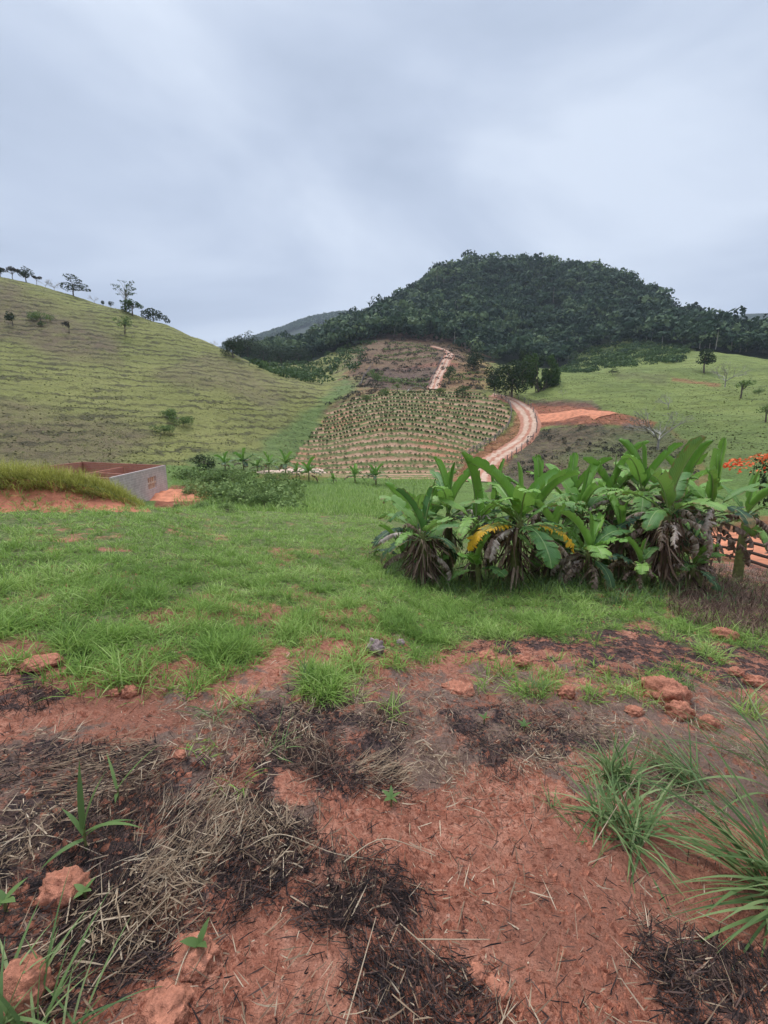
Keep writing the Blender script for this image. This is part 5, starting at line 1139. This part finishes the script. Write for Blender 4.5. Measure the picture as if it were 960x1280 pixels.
D(245,1045,0,330,.36,.0050,'pale straw stubble fan leaning up and right in the left foreground',m='straw',az=.75,azs=.5,t0=(.5,1.3),cv=(-.2,.4),spread=.30,seed=52,tone=(.62,.22))
D(160,1020,0,170,.26,.0045,'grey-brown stubble behind the young green shoot',m='brownstalk',az=.5,azs=.9,t0=(.3,1.3),cv=(-.2,.4),spread=.20,seed=53,tone=(.6,.25))
D(440,1125,0,420,.24,.0045,'charred black tussock in the lower centre with pale broken tips',m='burnt',t0=(.1,1.3),cv=(-.3,.6),spread=.17,seed=54,tone=(.5,.35))
D(430,1110,0,60,.26,.0040,'pale unburnt stalks standing in the charred tussock',m='straw',t0=(.2,1.2),cv=(-.2,.5),spread=.16,seed=55,tone=(.6,.2))
D(625,965,0,230,.26,.0045,'dark burnt tussock in the middle right foreground',m='burnt',t0=(.1,1.2),cv=(-.2,.6),spread=.16,seed=56,tone=(.7,.3))
D(30,878,0,240,.34,.0055,'burnt brown tussock at the left edge below the grass',m='burnt',t0=(.1,1.1),cv=(-.2,.6),spread=.24,seed=57,tone=(.75,.3))
D(110,960,0,260,.55,.0060,'grey straw lying in a long flat bundle at left',m='straw',az=1.35,azs=.25,t0=(1.35,1.6),cv=(-.1,.3),spread=.30,seed=58,tone=(.35,.22))
D(20,965,0,160,.45,.0055,'grey-brown straw bundle running out of the left edge',m='brownstalk',az=1.3,azs=.3,t0=(1.35,1.6),cv=(-.1,.2),spread=.28,seed=59,tone=(.6,.22))
D(740,930,0,200,.28,.0045,'bleached tangle of straw behind the bright leafy tussock',m='straw',t0=(.8,1.5),cv=(-.2,.5),spread=.26,seed=60,tone=(.4,.25))
D(850,950,0,170,.34,.0045,'brown dry stalks around the olive drooping tussock',m='brownstalk',t0=(.4,1.4),cv=(-.2,.5),spread=.24,seed=61,tone=(.7,.2))
D(560,1250,0,120,.26,.0045,'charred stalk heap at the bottom centre',m='burnt',t0=(.8,1.5),cv=(-.2,.5),spread=.14,seed=62,tone=(.5,.3))
D(935,1240,0,180,.26,.0045,'blackened straw patch at the lower right corner',m='burnt',t0=(1.0,1.55),cv=(-.2,.4),spread=.20,seed=63,tone=(.6,.3))
D(700,885,0,160,.24,.0045,'brown stubble between the brownish clod and the burnt tussock',m='brownstalk',t0=(.6,1.5),cv=(-.2,.5),spread=.28,seed=64,tone=(.6,.25))
D(640,1000,0,150,.30,.0045,'thin scatter of brown stalks below the dark burnt tussock',m='brownstalk',t0=(.9,1.55),cv=(-.2,.4),spread=.30,seed=65,tone=(.6,.3))
D(820,1000,0,200,.36,.0050,'straw-coloured stalks among the green tufts of the right foreground',m='straw',t0=(.3,1.4),cv=(-.2,.5),spread=.30,seed=66,tone=(.45,.3))
D(900,930,0,200,.40,.0050,'brown stalk mat near the frame edge beyond the green tufts',m='brownstalk',t0=(.6,1.5),cv=(-.2,.5),spread=.34,seed=67,tone=(.7,.25))
D(560,925,0,150,.34,.0050,'dull stalk mat between the pale straw fan and the dark burnt tussock',m='brownstalk',t0=(.8,1.5),cv=(-.2,.5),spread=.30,seed=68,tone=(.6,.3))
D(640,925,0,150,.34,.0050,'grey straw lying behind the dark burnt tussock',m='straw',t0=(1.1,1.5),cv=(-.2,.4),spread=.34,seed=69,tone=(.35,.2))
D(780,915,0,180,.38,.0050,'pale dry stalks at the foot of the pair of large clods',m='straw',t0=(.8,1.5),cv=(-.2,.5),spread=.38,seed=70,tone=(.4,.25))
D(320,930,0,140,.30,.0050,'burnt stubble just left of the dead brown tussock',m='burnt',t0=(.6,1.5),cv=(-.2,.5),spread=.24,seed=71,tone=(.6,.3))
D(860,1190,0,140,.28,.0045,'thin pale straw under the drooping blades of the large tussock',m='straw',t0=(1.1,1.55),cv=(-.2,.4),spread=.24,seed=72,tone=(.4,.25))
# long single stalks
def stalk(pts,lift,label,r=.0028,m='straw'):
    P=[hit(x,y,.4,12)+Vector((0,0,l)) for (x,y),l in zip(pts,lift)]; b=P[0].copy(); Q=smooth3([p-b for p in P]); v,q=tubes([(Q,[r*(1-.5*i/len(Q)) for i in range(len(Q))])],5)
    o=link('dry_stalk',mesh_np('dry_stalk',v,q,M[m],True,{'rnd':np.full(len(v),.8)}),loc=b); tag(o,label,'dry stalk')
def smooth3(P): return smooth_path(P,6)
for pts,lift,l in [([(0,1230),(70,1190),(130,1150),(215,1085)],(.02,.05,.05,.03),'long pale stalk rising from the bottom left corner toward the straw fan'),
 ([(110,1245),(160,1190),(215,1130)],(.01,.05,.04),'pale stalk slanting beside the big smooth red clod'),
 ([(45,1130),(110,1110),(200,1070),(230,1040)],(.02,.03,.05,.03),'long stalk lying over the smooth red clod'),
 ([(205,1290),(232,1210),(262,1160)],(.01,.04,.03),'upright pale stalk at the bottom left of centre'),
 ([(432,1285),(452,1220),(470,1160)],(.01,.03,.05),'thin bent stalk below the charred tussock'),
 ([(500,1160),(550,1205),(610,1250)],(.02,.02,.01),'pale stalk running down right from the charred tussock'),
 ([(520,1180),(560,1180),(612,1180)],(.02,.02,.02),'short level stalk right of the charred tussock'),
 ([(870,1145),(900,1158),(938,1172)],(.02,.02,.01),'orange-brown reed lying under the large tussock'),
 ([(430,1085),(480,1060),(545,1075)],(.03,.05,.02),'bleached stalk across the back of the charred tussock'),
 ([(300,1070),(350,1050),(420,1075),(480,1080)],(.02,.03,.03,.02),'curved stalk between the straw fan and the charred tussock'),
 ([(0,1060),(60,1050),(130,1075)],(.02,.02,.02),'grey stalk at the left edge among black stubble'),
 ([(740,1062),(760,1040),(790,1000)],(.01,.08,.14),'leaning brown stalk through the wider leafy tussock')]: stalk(pts,lift,l)
# broad-leaved young plants
def shoot(px,py,leaves,label,seed,stem=.12):
    random.seed(seed); p=hit(px,py,.4,12); e=empty('young_plant',p); tag(e,label,'young plant'); v,q=tubes([([(0,0,-.02),(0,0,stem*.5),(.005,0,stem)],[.006,.005,.004])],6)
    child('stem',mesh_np('stem',v,q,M['stem'],True),e)
    for (az,L,w,t0,cv,z) in leaves:
        v,q,a=blades(np.array([[0,0,stem*z]]),np.array([az]),np.array([L]),np.array([w]),np.array([t0]),np.array([cv]),10,np.array([.25]),np.array([random.uniform(.2,.8)]))
        child('leaf',mesh_np('leaf',v,q,M['weed'],True,{'rnd':a}),e)
shoot(108,1062,[(-.5,.26,.032,.15,.5,1),(.6,.22,.026,.25,.5,1),(1.6,.26,.030,.9,1.1,.8),(1.3,.20,.028,.8,1.3,.6),(-2.4,.15,.024,1.2,1.0,.5),(-1.2,.15,.022,.6,.8,.7)],'young maize-like plant with curved leaves in the left foreground',1,.1)
shoot(148,1000,[(.9,.24,.022,.7,.5,1),(-.8,.18,.018,.6,.7,1),(2.6,.12,.02,.8,.8,.6)],'slimmer young shoot behind the maize-like plant',2,.06)
shoot(489,1008,[(a,.06,.03,.9,.6,1) for a in (0,1.3,2.6,3.9,5.2)],'tiny green seedling in the middle of the red soil',3,.05)
shoot(250,1195,[(a,.065,.035,.7,.6,1) for a in (.3,2.2,4.4)],'tiny oval-leaved seedling near the wide crusty clod',4,.05)
shoot(107,1125,[(a,.045,.025,.9,.5,1) for a in (.6,1.9,3.3,4.9)],'tiny grey-green seedling beside the smooth red clod',5,.04)
shoot(8,1140,[(a,.07,.04,1.0,.5,1) for a in (.6,1.9,3.3,4.9)],'bluish broad-leaved weed at the left edge',6,.05)
shoot(655,915,[(a,.06,.03,.9,.5,1) for a in (.2,1.5,2.7,4.,5.3)],'small round-leaved weed on the scorched middle ground',7,.05)
shoot(605,905,[(a,.055,.03,.9,.5,1) for a in (.6,2.1,3.5,5.)],'second small round-leaved weed left of the burnt tussock top',8,.05)
# ---------------------------------------------------------------- haze
def haze():
    m=bpy.data.materials.new('haze_air'); m.use_nodes=True; nt=m.node_tree; nt.nodes.clear(); o=nt.nodes.new('ShaderNodeOutputMaterial'); v=nt.nodes.new('ShaderNodeVolumePrincipled')
    v.inputs['Color'].default_value=(.80,.88,1,1); v.inputs['Density'].default_value=.00022; v.inputs['Anisotropy'].default_value=.1; nt.links.new(v.outputs[0],o.inputs['Volume'])
    z0=float(ZG.min())-1; z1=max(float(ZG.max())+16,150); V=[(x,y,z) for z in (z0,z1) for y in (-2010,2010) for x in (-2010,2010)]
    Q=[(0,2,3,1),(4,5,7,6),(0,1,5,4),(2,6,7,3),(0,4,6,2),(1,3,7,5)]; h=link('haze',mesh_np('haze',V,Q,m)); tag(h,'thin grey-blue air haze over the whole valley','haze',kind='stuff')
haze()
